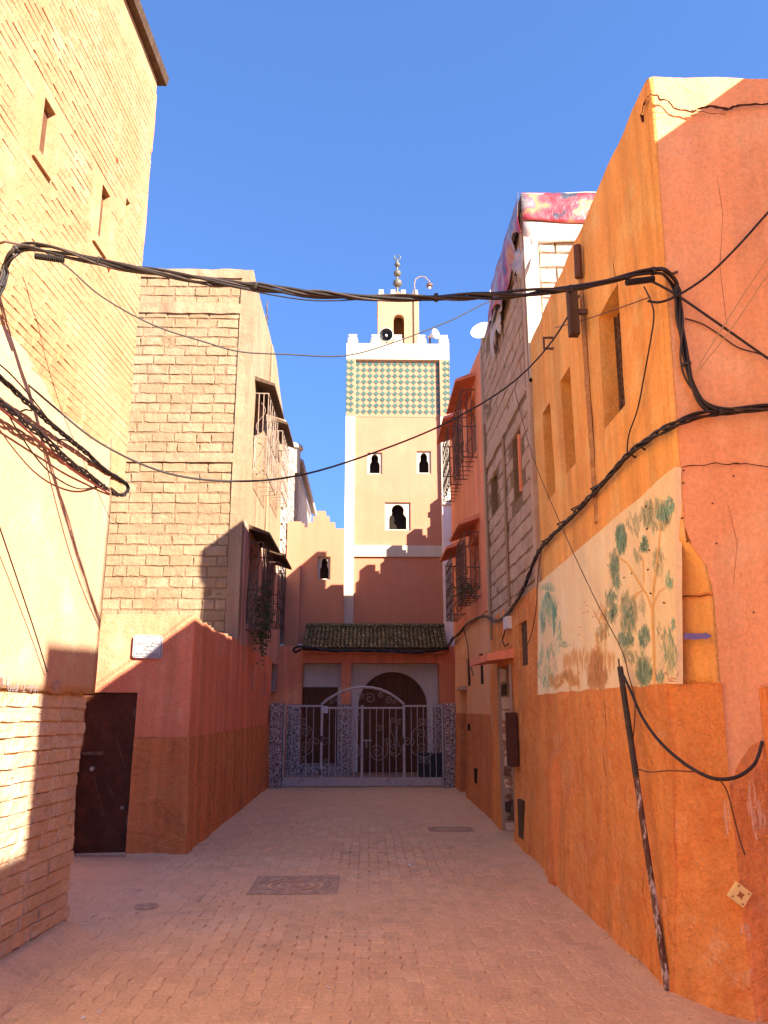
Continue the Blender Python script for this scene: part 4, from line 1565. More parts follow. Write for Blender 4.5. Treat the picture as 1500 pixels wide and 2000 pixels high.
part(MB().surf(lin(1, 5.2, .05), lin(-.05, 1.75, .055), fade, (), .2), 'facade_dado', M['salmon_dado'], oh)
part(MB().box(RX + .33, 6.2, 4.98, 8.3, -.05, 5.5), 'house_body', M['orange'], oh)
# ledge at the top of the corner cut
mb = MB()
pts = [corner_pt(u, 2.2, 0)[0] for u in (0, .25, .5, .75, 1)]
mb.tube([(p.x - .004, p.y - .004, 2.255 + .012 * i / 4) for i, p in enumerate(pts)], .012, 6)
part(mb, 'ledge', M['orange_dado'], oh)
# deep slit windows with fretwork grilles
for (y0, y1, z0, z1) in wins:
    wd = part(MB().box(RX + .19, RX + .21, y0 - .02, y1 + .02, z0 - .02, z1 + .02), 'window', M['dark'], oh)
    mb = MB()
    mb.box(RX + .13, RX + .17, y0, y0 + .035, z0, z1)
    mb.box(RX + .13, RX + .17, y1 - .035, y1, z0, z1)
    nyy = max(2, int((y1 - y0) / .075))
    nzz = int((z1 - z0) / .075)
    for i in range(nyy):
        for j in range(nzz):
            yc, zc = y0 + (i + .5) * (y1 - y0) / nyy, z0 + (j + .5) * (z1 - z0) / nzz
            mb.tube([(RX + .15, yc + .034 * math.cos(a), zc + .034 * math.sin(a)) for a in [k * math.pi / 4 for k in range(9)]], .0075, 4, False)
    part(mb, 'window_grille', M['iron'], wd)
# rubbed vertical seam under the timber bracket
mb = MB()
us = lin(3.08, 5.5, .05)
P = []
for z_ in us:
    yc = 6.28 + .03 * nz((z_, 0, 0), 2)
    ww = .045 + .03 * nz((z_, 4, 0), 5)
    P += [(RX - .004, yc - ww, z_), (RX - .028 - .01 * nz((z_, 9, 0), 8), yc, z_), (RX - .004, yc + ww, z_)]
mb.add(P, [(3 * i + k, 3 * i + k + 1, 3 * i + k + 4, 3 * i + k + 3) for i in range(len(us) - 1) for k in (0, 1)])
part(mb, 'patched_seam', plaster('rubbed_brown_seam', (.50, .26, .1), (.38, .18, .08), (.6, .33, .13), big=6, streak=.1, coarse=1.0), oh)
# worn bulge low on the wall
mb = MB()
us, vs_ = lin(0, 1, .1), lin(0, 1, .08)


def bulge(u, v, d):
    a = math.pi * u
    h_ = 1.28
    t = max(0, 1 - max(0, (v - .72) / .28) ** 2) ** .5
    x = RX - .02 - (.10 * math.sin(a) ** .7 + .02 * nz((u * 2, v * 3, 0), 2)) * t - .04 * (1 - v)
    return (x + d, 8.05 + .32 * (u - .5) * 1.0 * (.55 + .45 * t), h_ * v - .03)


part(mb.surf(us, vs_, bulge, (), .1), 'buttress', plaster('rubbed_salmon', (.70, .26, .085), (.68, .23, .07), (.70, .30, .12), big=2.5, coarse=.6), oh, smooth=True)


# cracks as narrow dark ribbons
def crack(pts, fn, wd, name='crack'):
    mb = MB()
    P = [fn(*p) for p in pts]
    Q = []
    for i in range(len(P) - 1):
        for k in range(5):
            t = k / 5
            q = P[i].lerp(P[i + 1], t)
            Q.append(q + Vector((0, 0, .012 * nz((i + t, P[0].x, 2), 3.3))))
    Q.append(P[-1])
    n = len(Q)
    vs = []
    for i, q in enumerate(Q):
        ww = wd * (.35 + .9 * abs(nz((i * .37, 1, 5), 1))) * (min(1, i / 2 + .2)) * min(1, (n - 1 - i) / 2 + .2)
        t = (Q[min(i + 1, n - 1)] - Q[max(i - 1, 0)]).normalized()
        s = Vector((0, 0, 1)) if abs(t.z) < .6 else (Vector((1, 0, 0)) if abs(t.y) < .3 else Vector((0, 1, 0)))
        vs += [q + s * ww, q - s * ww]
    mb.add(vs, [(2 * i, 2 * i + 1, 2 * i + 3, 2 * i + 2) for i in range(n - 1)])
    return part(mb, name, M['crack'], oh)


def fac(px, py):
    p = ony(px, py, YF)
    p = ony(px, py, yf(p.z) - .026)
    return p


def sid(px, py):
    return onx(px, py, RX - .026)


crack([(1262, 192), (1272, 184), (1285, 188), (1288, 194), (1305, 197), (1318, 214), (1350, 219), (1362, 214), (1385, 208), (1420, 212), (1440, 206), (1500, 202), (1560, 200)], fac, .017)
crack([(1256, 240), (1253, 222), (1257, 205), (1262, 194)], sid, .03)
crack([(1355, 217), (1400, 222), (1418, 224)], fac, .006)
crack([(1268, 222), (1285, 219), (1304, 221)], fac, .006)
crack([(1322, 913), (1360, 909), (1400, 906), (1440, 905), (1475, 908), (1520, 916)], fac, .007)
crack([(1324, 1166), (1350, 1164), (1392, 1163)], lambda a, b: onv(a, b, (RX - .03, yf(2.2) + .31), (RX + .15, yf(2.2) - .03)), .008)
crack([(1180, 1360), (1184, 1420), (1178, 1480), (1190, 1560)], lambda a, b: onx(a, b, RX - .062), .004)
crack([(1240, 1620), (1262, 1670), (1255, 1740), (1268, 1800)], lambda a, b: onx(a, b, RX - .085), .005)
crack([(1205, 470), (1198, 520), (1206, 560)], sid, .006)
crack([(1400, 340), (1412, 420), (1406, 520), (1420, 640)], fac, .003)
crack([(1420, 980), (1440, 1060), (1432, 1150)], fac, .003)
mb = MB()
for a, b, rx, ry in ((1110, 1520, 14, 40), (1150, 1660, 16, 24), (1205, 1750, 12, 22), (1245, 1560, 9, 30), (1180, 1470, 10, 18), (1090, 1450, 8, 22), (1330, 1620, 14, 34), (1290, 1770, 16, 20), (1340, 1800, 20, 16)):
    smear(mb, a, b, rx, ry, lambda p, q: onx(p, q, RX - .078 if q < 1600 else RX - .11), 18, seed=b)
parts(mb, 'flaked_paint', brush('flaked_pale_paint', (.84, .50, .27), (.80, .42, .2), .35), oh)
mb = MB()
for a, b in ((1338, 917), (1337, 942), (1394, 982), (1335, 1010), (1345, 1055), (1402, 1060), (1475, 1195), (1436, 928)):
    p = fac(a, b)
    mb.lathe([(.001, -.012), (.004, -.014), (.005, -.03)], p, 7, (0, -1, 0))
parts(mb, 'nail_hole', M['crack'], oh)
# whitewash rubbed on the dado
mb = MB()
fd = lambda a, b: ony(a, b, yf(1) - .125)
for a, b, rx, ry in ((1420, 1590, 7, 48), (1468, 1555, 8, 40), (1482, 1600, 16, 40), (1452, 1812, 16, 10), (1462, 1830, 10, 8)):
    smear(mb, a, b, rx, ry, fd, seed=a)
parts(mb, 'whitewash', M['whitewash'], oh)
# blue arrow on the corner cut
acut = lambda a, b, o=0: onv(a, b, (RX - .05, yf(2.1) + .31 - .03), (RX + .17 - .05, yf(2.1) - .03))
mb = MB().add([acut(a, b) for a, b in ((1335, 1237), (1362, 1237), (1376, 1237), (1378, 1235), (1391, 1242), (1379, 1249), (1376, 1247), (1360, 1249), (1336, 1248))], [tuple(range(9))])
part(mb, 'painted_arrow', M['arrow'], oh)
# loose tile on the wall, brown window frame at the frame's edge
tc = ony(1446, 1748, yf(.6) - .10)
yt = thing('wall_tile', 'yellow ceramic tile with brown star, stuck low on the corner', 'tile', tc)
ang = math.radians(-38)
tm = lambda u, v, d: (tc.x + u * math.cos(ang) - v * math.sin(ang), tc.y - d, tc.z + u * math.sin(ang) + v * math.cos(ang))
part(MB().plate([(-.045, -.045), (.045, -.045), (.045, .045), (-.045, .045)], tm, -.03, .005), 'tile_body', M['yellowtile'], yt)
mb = MB().plate([((.024 if k % 2 else .012) * math.cos(k * math.pi / 4), (.024 if k % 2 else .012) * math.sin(k * math.pi / 4)) for k in range(8)], tm, .0048, .006)
for sx in (-1, 1):
    for sy in (-1, 1):
        mb.plate([(sx * .032 + .006 * math.cos(k), sy * .032 + .006 * math.sin(k)) for k in range(0, 6)], tm, .0048, .006)
parts(mb, 'motif', M['tilemotif'], yt)
x0 = fac(1486, 1342)
mb = MB()
mb.box(x0.x, x0.x + .06, YF - .02, YF + .11, .95, x0.z)
mb.box(x0.x + .06, x0.x + 1.0, YF - .02, YF + .11, x0.z - .06, x0.z)
wf = part(mb, 'window_frame', M['salmon_dado'], oh)
part(MB().box(x0.x + .06, x0.x + 1.0, YF + .03, YF + .05, .95, x0.z - .06), 'pane', M['dark'], wf)
mb = MB()
for k in range(6):
    mb.tube([(x0.x + .1 + k * .12, YF + .0, .95), (x0.x + .1 + k * .12, YF + .0, x0.z - .06)], .009, 6)
parts(mb, 'window_bar', M['iron'], wf)

# mural
MX = RX - .022
mu = thing('mural', 'painted mural of trees and palms on a cream panel, orange wall', 'mural', (MX, 6.8, 1.75))
a0, a1, b1, b0 = onx(1318, 912, MX), onx(1051, 1140, MX), onx(1050, 1357, MX), onx(1321, 1336, MX)
us, vs_ = lin(0, 1, .04), lin(0, 1, .08)


def fmu(u, v, d):
    p = b0.lerp(b1, u).lerp(a0.lerp(a1, u), v)
    return (MX + d, p.y + (.012 * nz((v, 1, 0), 6) if u in (0, 1) else 0), p.z + (.014 * nz((u, 2, 0), 9) if v < .01 or v > .99 else 0))


part(MB().surf(us, vs_, fmu, (), .04), 'panel', M['mural'], mu)
CR = lambda cx, cy: (1040 + cx / 3.75, 900 + cy / 3.75)
lay = [0]


def stroke(mb, cx, cy, dx, dy, wd):
    """tapered brush mark from (cx, cy) along (dx, dy), in mural picture units"""
    lay[0] += 1
    X_ = MX - .0012 - lay[0] * .0000025
    L = math.hypot(dx, dy) or 1
    nx, ny = -dy / L * wd, dx / L * wd
    pts = [(cx, cy), (cx + dx * .3 + nx, cy + dy * .3 + ny), (cx + dx * .75 + nx * .8, cy + dy * .75 + ny * .8), (cx + dx, cy + dy),
           (cx + dx * .75 - nx * .8, cy + dy * .75 - ny * .8), (cx + dx * .3 - nx, cy + dy * .3 - ny)]
    mb.add([onx(*CR(a, b), X_) for a, b in pts], [tuple(range(6))])


def blob(mb, cx, cy, rx, ry, n, ln, wd, spread=.25, base=0.0):
    for _ in range(int(n * 1.7)):
        a, r = rnd.uniform(0, 6.283), math.sqrt(rnd.random())
        x, y = cx + rx * r * math.cos(a), cy + ry * r * math.sin(a)
        th = math.pi / 2 + base + rnd.gauss(0, spread)
        L = ln * rnd.uniform(.6, 1.5)
        stroke(mb, x - L / 2 * math.cos(th), y - L / 2 * math.sin(th), L * math.cos(th), L * math.sin(th), wd * rnd.uniform(.6, 1.3))


layers = {k: MB() for k in ('m_teal', 'm_green', 'm_sage', 'm_ochre', 'm_yellow', 'm_brown')}
for args in ((900, 400, 115, 110, 90, 70, 12), (740, 470, 50, 80, 18, 60, 9), (920, 740, 45, 100, 22, 70, 9), (700, 1120, 62, 150, 60, 90, 10), (520, 1250, 45, 55, 20, 50, 8), (570, 1080, 42, 120, 30, 80, 8),
             (600, 780, 34, 110, 30, 80, 9), (770, 690, 30, 60, 14, 60, 8), (740, 1440, 90, 60, 24, 60, 10), (940, 1250, 30, 50, 10, 50, 6), (800, 1060, 20, 60, 10, 60, 6), (820, 1540, 60, 90, 40, 80, 9)):
    blob(layers['m_sage'], *args)
for args in ((648, 575, 36, 95, 80, 60, 11), (820, 615, 26, 55, 40, 40, 9), (680, 1310, 62, 50, 50, 40, 9), (815, 1290, 36, 70, 40, 60, 8), (598, 770, 24, 70, 26, 60, 7), (575, 990, 44, 40, 16, 60, 6), (620, 900, 26, 50, 14, 70, 5), (590, 1110, 30, 60, 14, 60, 6), (820, 1560, 50, 70, 34, 80, 8), (1000, 1400, 55, 140, 26, 150, 4), (930, 1570, 30, 50, 16, 60, 6), (700, 1150, 40, 110, 22, 60, 6)):
    blob(layers['m_green'], *args)
for args in ((1000, 330, 36, 60, 30, 50, 8), (950, 390, 50, 50, 20, 50, 7), (1000, 880, 26, 60, 16, 60, 6), (1025, 1195, 16, 40, 12, 40, 6), (160, 1150, 18, 110, 20, 90, 6), (75, 1200, 14, 90, 14, 90, 5), (120, 1080, 60, 100, 16, 120, 4), (110, 1500, 75, 150, 26, 80, 6), (235, 1345, 35, 20, 8, 40, 6, .3, 1.4), (640, 560, 20, 50, 8, 50, 5), (190, 1300, 20, 120, 10, 110, 4)):
    blob(layers['m_teal'], *args)
for k in range(16):
    th = math.radians(-160 + k * 20) if k < 9 else math.radians(rnd.uniform(60, 120))
    stroke(layers['m_teal'], 112, 950, 62 * math.cos(th), 70 * math.sin(th), 9)
for k in range(12):
    x = 100 + (k - 6) * 9
    stroke(layers['m_teal'], 112 + (x - 100) * .3, 970, (x - 100) * 1.1, 190 + rnd.uniform(-40, 40), 6)
for k in range(34):
    x = 230 + k * 11
    stroke(layers['m_ochre'], x + rnd.uniform(-4, 4), 1350 + rnd.uniform(0, 60), rnd.uniform(-5, 5), rnd.uniform(80, 190), 7)
blob(layers['m_brown'], 470, 1580, 70, 80, 40, 110, 12, .12)
blob(layers['m_brown'], 470, 1450, 40, 60, 16, 110, 9, .12)
blob(layers['m_ochre'], 250, 1600, 130, 60, 26, 60, 12, .4)
blob(layers['m_ochre'], 500, 1250, 40, 200, 12, 120, 6, .2)
for pl_, wd in (([(890, 1630), (888, 1480), (880, 1250), (876, 1080)], 11), ([(876, 1090), (885, 950), (915, 700), (935, 480)], 6), ([(872, 1090), (835, 980), (795, 920), (730, 815), (690, 750), (640, 715)], 7),
                ([(880, 1080), (895, 1020), (925, 960), (965, 930)], 6), ([(740, 1010), (765, 970), (800, 952)], 8), ([(812, 900), (808, 780), (805, 700)], 5), ([(878, 1000), (882, 900), (890, 840)], 5)):
    for (xa, ya), (xb, yb) in zip(pl_, pl_[1:]):
        stroke(layers['m_yellow'], xa - (xb - xa) * .25, ya - (yb - ya) * .25, (xb - xa) * 1.5, (yb - ya) * 1.5, wd)
names = {'m_teal': 'palm_strokes', 'm_green': 'dark_foliage_strokes', 'm_sage': 'pale_foliage_strokes', 'm_ochre': 'reed_strokes', 'm_yellow': 'trunk_strokes', 'm_brown': 'hut_strokes'}
for k, v in layers.items():
    part(v, names[k], M[k], mu, kind='stuff')
mb = MB()
for cx, cy in ((380, 1030), (355, 1075), (395, 1055), (375, 1110), (405, 1100), (345, 1215), (340, 1270), (445, 1140)):
    stroke(mb, cx - 10, cy, 12, 9, 3)
    stroke(mb, cx, cy + 8, 12, -10, 3)
part(mb, 'bird_strokes', M['m_brown'], mu, kind='stuff')
mb = MB()
for cx, cy, dx, dy in ((960, 1560, 20, -14), (975, 1550, 14, 26), (985, 1590, 30, 20), (1010, 1600, 26, -12), (1030, 1590, 26, 16), (1050, 1580, 16, -24), (985, 1612, 70, 4)):
    stroke(mb, cx, cy, dx, dy, 5)
part(mb, 'signature', M['redsmear'], mu, kind='stuff')
p = [onx(*CR(a, b), MX - .004) for a, b in ((725, 822), (670, 855), (866, 970), (838, 500), (855, 655), (845, 795), (963, 1040), (830, 335))]
mb = MB()
for q in p:
    mb.box(q.x - .003, q.x + .004, q.y - .009, q.y + .009, q.z - .004, q.z + .004, .003)
parts(mb, 'chip', M['crack'], mu)

# unseen neighbours behind the viewer that shade the near street
nb = thing('neighbour_house', 'plain orange house on the right, out of the picture', 'house', (5, 1, 0))
part(MB().box(3.5, 8, -.1, 4.3, 0, 6.5), 'house_body', M['orange'], nb)
part(MB().box(3.55, 8, -3.2, -.12, 0, 5.2), 'annex', M['salmon'], nb)

# ------------------------------------------------------------------ right: breeze-block house with tarpaulin
bh = thing('breeze_block_house', 'bare brown breeze-block house behind the orange corner house', 'house', (2.4, 10.3, 0))
bw = [(9.25, 9.80, 4.15, 5.02, .18), (11.05, 11.62, 4.42, 5.02, .18)]
fr = lambda X0, a=.012, s=1.0: (lambda u, v, d: (X0 + d + a * nz((X0, u, v), s), u, v))
part(MB().surf(lin(8.52, 12.2, .1, [e for s in bw for e in s[:2]]), lin(2.75, 7.5, .1, [e for s in bw for e in s[2:4]]), fr(RX + .003, .012, 3.0), bw, .3), 'side_wall', M['block_mortar'], bh)
bvr = brick_variants('block', 8, .05, (.025, .06, .3), M['gblock'])
bvw = brick_variants('block', 5, .04, (.02, .05, .3), M['white_block'])
specs = []
z, row = 2.9, 0
while z < 7.4:
    if 5.28 < z < 5.5:
        z += .1
        continue
    y = 8.62 + (row % 2) * .2 - .2
    zb_ = 2.98 + max(0, 9.4 - y) * .0
    while y < 12.05:
        y0, y1 = max(y, 8.62), min(y + .4, 12.02)
        ok = y1 - y0 > .06
        for s in bw:
            if s[0] < y1 - .03 and y0 < s[1] - .03 and s[2] < z + .08 and z - .08 < s[3]:
                ok = False
        if abs((y0 + y1) / 2 - 10.28) < .03:
            ok = False
        if ok:
            specs.append((Vector((RX + .022 + rnd.uniform(-.008, .006), (y0 + y1) / 2, z)), Vector((0, y1 - y0 - .016, rnd.gauss(0, .002))), Vector((0, 0, .183)), Vector((-.06, 0, 0))))
        y += .4
    z += .2
    row += 1
pieces(bh, 'block', specs, bvr, M['gblock'], 260, 'block_field')
mb = MB().box(RX - .03, RX + .1, 8.5, 8.64, 2.9, 7.5)
mb.box(RX - .02, RX + .1, 12.04, 12.2, 2.9, 7.45)
parts(mb, 'corner_pillar', M['gblock'], bh)
part(MB().surf(lin(8.5, 12.1, .12), [5.27, 5.36, 5.46], lambda u, v, d: (RX - .015 + d + .02 * nz((u, v, 0), 4), u, v), (), .1), 'ring_beam', M['gblock'], bh)
mb = MB()
for y, za, zb_ in ((11.9, 2.6, 6.0), (10.28, 2.9, 5.2)):
    mb.tube([(RX - .03, y, za), (RX - .03, y + .01, (za + zb_) / 2), (RX - .03, y, zb_)], .022, 6)
parts(mb, 'conduit', M['tan'], bh)
for s in bw:
    window_in(bh, RX + .02, -1, s)
part(MB().box(RX - .03, RX + .17, 9.25, 9.29, 4.17, 4.9), 'shutter', M['red'], bh)
# whitewashed front face above the orange roof
FYW = 8.48
part(MB().surf(lin(RX - .02, 5.5, .25), lin(5.3, 7.56, .2), lambda u, v, d: (u, FYW + d, v), (), .25), 'front_wall', M['block_mortar'], bh)
specs = []
z, row = 5.42, 0
while z < 7.5:
    x = RX + .16 + (row % 2) * .2 - .2
    while x < 4.5:
        x0, x1 = max(x, RX + .16), x + .4
        if x1 - x0 > .06:
            specs.append((Vector(((x0 + x1) / 2, FYW - .002 + rnd.uniform(-.004, .004), z)), Vector((x1 - x0 - .012, 0, 0)), Vector((0, 0, .188)), Vector((0, -.05, 0))))
        x += .4
    z += .2
    row += 1
pieces(bh, 'block', specs, bvw, M['white_block'], 100)
part(MB().box(RX - .02, RX + .15, FYW - .05, FYW + .03, 5.3, 7.56), 'front_pillar', M['cream'], bh)
part(MB().box(RX + .34, 6, 8.75, 12.1, 0, 7.3), 'house_body', M['gblock'], bh)
# rendered ground floor
lw_ = [(9.30, 9.80, 2.10, 2.62, .14), (10.42, 11.32, -.06, 2.17, .34)]


def flow(u, v, d):
    zt = 2.92 + .04 * nz((u, 0, 0), 2)
    vv = v * zt / 2.92 if v > 2.7 else v
    return (RX + d - .012 + .016 * nz((7, u, v), 1.4) - .05 * max(0, 1 - max(v, 0) / .9), u, vv)


part(MB().surf(lin(8.4, 12.25, .12, [e for s in lw_ for e in s[:2]]), lin(-.06, 2.92, .12, [e for s in lw_ for e in s[2:4]]), flow, lw_, .25), 'ground_floor_wall', M['orange_dado'], bh)
window_in(bh, RX, -1, lw_[0], shutter=False)
mb = MB()
for k in range(7):
    y = 9.32 + k * .077
    mb.tube([(RX + .03, y, 2.1), (RX + .03, y, 2.62)], .009, 5)
part(mb, 'window_grille', M['iron'], bh)
M['stone_dark'] = flat('dark_stone', (.07, .045, .035), .7, .3, sc=12)
M['stone_pale'] = flat('pale_stone', (.62, .50, .42), .7, .3, sc=12)
M['grout'] = flat('grout', (.36, .27, .21), .9, .1)
# doorway clad in crazy stone
dp = part(MB().box(RX + .31, RX + .33, 10.40, 11.34, -.05, 2.2), 'door', M['wood'], bh)
part(MB().box(RX - .02, RX + .3, 11.295, 11.318, -.03, 2.16), 'stone_jamb', M['grout'], bh)
rows_ = [0.02]
while rows_[-1] < 2.1:
    rows_.append(rows_[-1] + rnd.uniform(.09, .2))
cells = []
for a, b in zip(rows_, rows_[1:]):
    b = min(b, 2.15)
    xa = RX - .015
    while xa < RX + .29:
        xb = min(xa + rnd.uniform(.09, .2), RX + .295)
        if RX + .295 - xb < .05:
            xb = RX + .295
        cells.append((xa, xb, a, b))
        xa = xb
for xa, xb, a, b in cells:
    q = [(xa + .01, a + .01), (xb - .012, a + .008), (xb - .01, b - .012), (xa + .012, b - .01)]
    q = [(u + rnd.uniform(-.012, .012), v + rnd.uniform(-.018, .018)) for u, v in q]
    part(MB().plate(q, lambda u, v, d: (u, 11.295 - d, v), 0, rnd.uniform(.01, .02)), 'stone', M[rnd.choice(('stone', 'stone', 'stone_dark', 'stone_pale'))], bh)
mb = MB()
for y in (10.38, 11.325):
    mb.box(RX - .05, RX - .02, y - .015, y + .015, 0, 2.17)
parts(mb, 'door_trim', M['grout'], bh)
mb = MB().add([(RX + .02, 10.2, 2.24), (RX + .02, 11.55, 2.24), (RX - .40, 11.62, 2.20), (RX - .34, 10.25, 2.20), (RX + .02, 10.2, 2.36), (RX + .02, 11.55, 2.36), (RX - .40, 11.62, 2.29), (RX - .34, 10.25, 2.29)],
              [(0, 1, 2, 3), (4, 5, 6, 7), (0, 1, 5, 4), (1, 2, 6, 5), (2, 3, 7, 6), (3, 0, 4, 7)])
part(mb, 'door_canopy', M['pink_low'], bh)
part(MB().box(RX - .13, RX - .03, 10.05, 10.30, .92, 1.56), 'meter_cupboard', M['door'], bh)
part(MB().box(RX - .075, RX - .03, 9.75, 10.0, .14, .56), 'meter_hatch', M['darkwood'], bh)
# tarpaulin over the roof edge
tp_ = thing('tarpaulin', 'printed red and white tarpaulin tied over the block house roof', 'tarpaulin', (3, 9, 7.5))


def drape(mb, P0, P1, zt_, zb_, off, n=22, m=9, w_=.035, seed=0, jag=.15):
    """hanging sheet from the roof edge P0-P1 (plan), pushed off along `off`"""
    us, vs_ = [i / n for i in range(n + 1)], [j / m for j in range(m + 1)]

    def f(u, v, d):
        x, y = P0[0] + (P1[0] - P0[0]) * u, P0[1] + (P1[1] - P0[1]) * u
        zb2 = zb_(u) if callable(zb_) else zb_
        b = w_ * (v + .25) * (1.4 * nz((u * 5 + seed, v * 1.2, 0), 1.3)) + .04 * v + .03
        return (x + off[0] * (b - d), y + off[1] * (b - d), zt_ + (zb2 - zt_) * v + jag * v * nz((u * 4, seed, 0), 1.5))
    return mb.surf(us, vs_, f, (), .006)


mb = MB()
us = lin(RX - .03, 5.0, .2)
part(MB().surf(us, lin(8.42, 10.8, .25), lambda u, v, d: (u, v, 7.72 - d + .05 * nz((u, v, 0), 1.3)), (), .01), 'top_sheet', M['tarp_white'], tp_, smooth=True)
part(drape(MB(), (RX - .03, FYW - .03), (5.0, FYW - .03), 7.72, 7.30, (0, -1), 26, 8, .03, 1, .04), 'front_sheet', M['tarp'], tp_, smooth=True)
part(drape(MB(), (RX - .02, FYW - .015), (5.0, FYW - .015), 7.36, 7.05, (0, -1), 26, 6, .05, 4, .08), 'hem', M['tarp_white'], tp_, smooth=True)
part(drape(MB(), (RX - .03, FYW - .06), (RX - .03, 10.7), 7.72, lambda u: 7.12 + .16 * math.sin(u * 9) - .25 * u, (-1, 0), 34, 10, .06, 9, .2), 'side_sheet', M['tarp'], tp_, smooth=True)
part(drape(MB(), (RX - .025, 9.5), (RX - .025, 10.7), 7.15, lambda u: 6.85 - .4 * u * abs(math.sin(u * 5)), (-1, 0), 30, 8, .05, 6, .3), 'side_hem', M['tarp_white'], tp_, smooth=True)
# tattered white flap at the corner
part(drape(MB(), (RX + .1, FYW - .05), (RX - .06, FYW + .3), 7.1, 6.7, (-.8, -.6), 10, 6, .12, 3, .2), 'loose_flap', M['tarp_white'], tp_, smooth=True)

# ------------------------------------------------------------------ right: red house at the end
rh = thing('red_end_house', 'narrow red rendered house beside the gate with four grilled windows', 'house', (2.4, 15, 0))
ur = [(13.05, 14.3, 5.95, 7.05, .2), (15.3, 16.5, 6.1, 7.2, .2), (13.1, 14.2, 3.55, 4.5, .2), (15.2, 16.3, 3.5, 4.5, .2)]


def frh(u, v, d):
    vv = v + (v - 3.1) / 4.6 * .62 * max(0, (u - 12.2) / 5)
    return (RX + d + .014 * nz((4, u, v), .9), u, vv)


part(MB().surf(lin(12.22, 17.3, .2, [e for s in ur for e in s[:2]]), lin(3.1, 7.5, .2, [e for s in ur for e in s[2:4]]), lambda u, v, d: (frh(u, v, d)[0], u, v + (.12 * (u - 12.2) if v > 7.4 else 0)), ur, .25), 'upper_wall', M['red'], rh)
for s in ur:
    window_in(rh, RX, -1, s, M['glass'])
    cage(rh, -1, RX, s[0] - .06, s[1] + .06, s[2] - .14, s[3], .24, M['iron'], True, M['pink_low'])
pot = thing('window_plant', 'small dark plant on the lower right window grille', 'plant', (1.7, 13.6, 3.5))
part(MB().lathe([(.001, 0), (.06, 0), (.08, .13), (.001, .12)], (1.72, 13.6, 3.42), 10), 'pot', M['pink_dado'], pot)
mb = MB()
for k in range(260):
    c = Vector((1.72 + rnd.gauss(0, .07), 13.6 + rnd.gauss(0, .22), 3.6 + rnd.gauss(0, .08)))
    u = Vector((rnd.gauss(0, 1), rnd.gauss(0, 1), rnd.gauss(0, 1))).normalized() * .035
    v = u.orthogonal().normalized() * .016
    mb.add([c - u, c + v, c + u, c - v], [(0, 1, 2, 3)])
part(mb, 'foliage', M['leaf'], pot, kind='stuff')
gw = [(13.15, 13.65, 2.0, 2.5, .05), (14.85, 15.4, 2.02, 2.52, .05), (15.5, 16.4, -.06, 1.95, .2)]
fg_ = lambda u, v, d: (RX + .02 + d + .016 * nz((2, u, v), 1.2) - .04 * max(0, 1 - max(v, 0) / .8), u, v)
part(MB().surf(lin(12.25, 17.4, .15, [e for s in gw for e in s[:2]]), lin(1.52, 3.12, .15, [e for s in gw for e in s[2:4]] + [1.95]), fg_, gw, .2), 'ground_floor_wall', M['salmon'], rh)
part(MB().surf(lin(12.25, 17.4, .1, [15.5, 16.4]), lin(-.06, 1.52, .1), lambda u, v, d: (fg_(u, v, d)[0] - .015, u, v), [gw[2]], .2), 'dado', M['pink_dado'], rh)
for s in gw[:2]:
    window_in(rh, RX + .02, -1, s, shutter=False)
dd = part(MB().box(RX + .19, RX + .21, 15.45, 16.45, -.05, 2.0), 'door', M['wood'], rh)
part(MB().box(RX - .04, RX + .2, 15.4, 16.5, 1.955, 2.03), 'lintel', M['concrete'], rh)
part(MB().box(RX + .34, 6, 12.35, 17.35, 0, 7.2), 'house_body', M['red'], rh)
part(MB().box(RX - .025, RX + .02, 14.9, 15.05, 1.22, 1.34), 'vent', M['dark'], rh)
part(MB().box(RX - .03, RX + .02, 14.0, 14.25, .38, .62), 'vent', M['dark'], rh)
part(MB().box(RX - .012, RX + .2, 12.19, 12.235, 0, 7.4), 'party_joint', M['cream'], rh)
# satellite dish
sdc = ony(941, 645, 12.0)
dsh = thing('satellite_dish', 'white satellite dish on the roof edge of the red house', 'satellite dish', (sdc.x, 12.0, sdc.z - .4))
dax = Vector((-.35, -.85, .38)).normalized()
part(MB().lathe([(.001, -.05), (.07, -.045), (.14, -.02), (.185, .0), (.19, .004), (.185, -.006), (.14, -.03), (.07, -.056), (.001, -.061)], sdc, 28, dax), 'dish', M['whitemetal'], dsh, smooth=True)
part(MB().tube([sdc + Vector((.03, .06, -.45)), sdc + Vector((.03, .06, -.05)), sdc - dax * .06], .015, 6), 'mount', M['steel'], dsh)
part(MB().tube([sdc + Vector((0, 0, -.17)), sdc + dax * .2 + Vector((0, 0, -.03))], .008, 5), 'feed_arm', M['steel'], dsh)
part(MB().box(RX + .0, RX + .35, 12.0, 12.18, 7.3, 7.5 + .1), 'roof_block', M['cream'], rh)
am = MB().tube([ony(957, 665, 12.1), ony(957, 567, 12.1)], .013, 6)
am.tube([ony(957, 569, 12.1), ony(972, 574, 12.1)], .008, 5)
solo(am, 'roof_mast', M['steel'], 'thin steel mast behind the satellite dish', 'mast')

# ------------------------------------------------------------------ cables
def smooth_path(P, k=6):
    P = [Vector(p) for p in P]
    Q = []
    for i in range(len(P) - 1):
        p0, p1, p2, p3 = P[max(i - 1, 0)], P[i], P[i + 1], P[min(i + 2, len(P) - 1)]
        for q in range(k):
            t = q / k
            Q.append(.5 * ((2 * p1) + (p2 - p0) * t + (2 * p0 - 5 * p1 + 4 * p2 - p3) * t * t + (3 * p1 - p0 - 3 * p2 + p3) * t ** 3))
    return Q + [P[-1]]


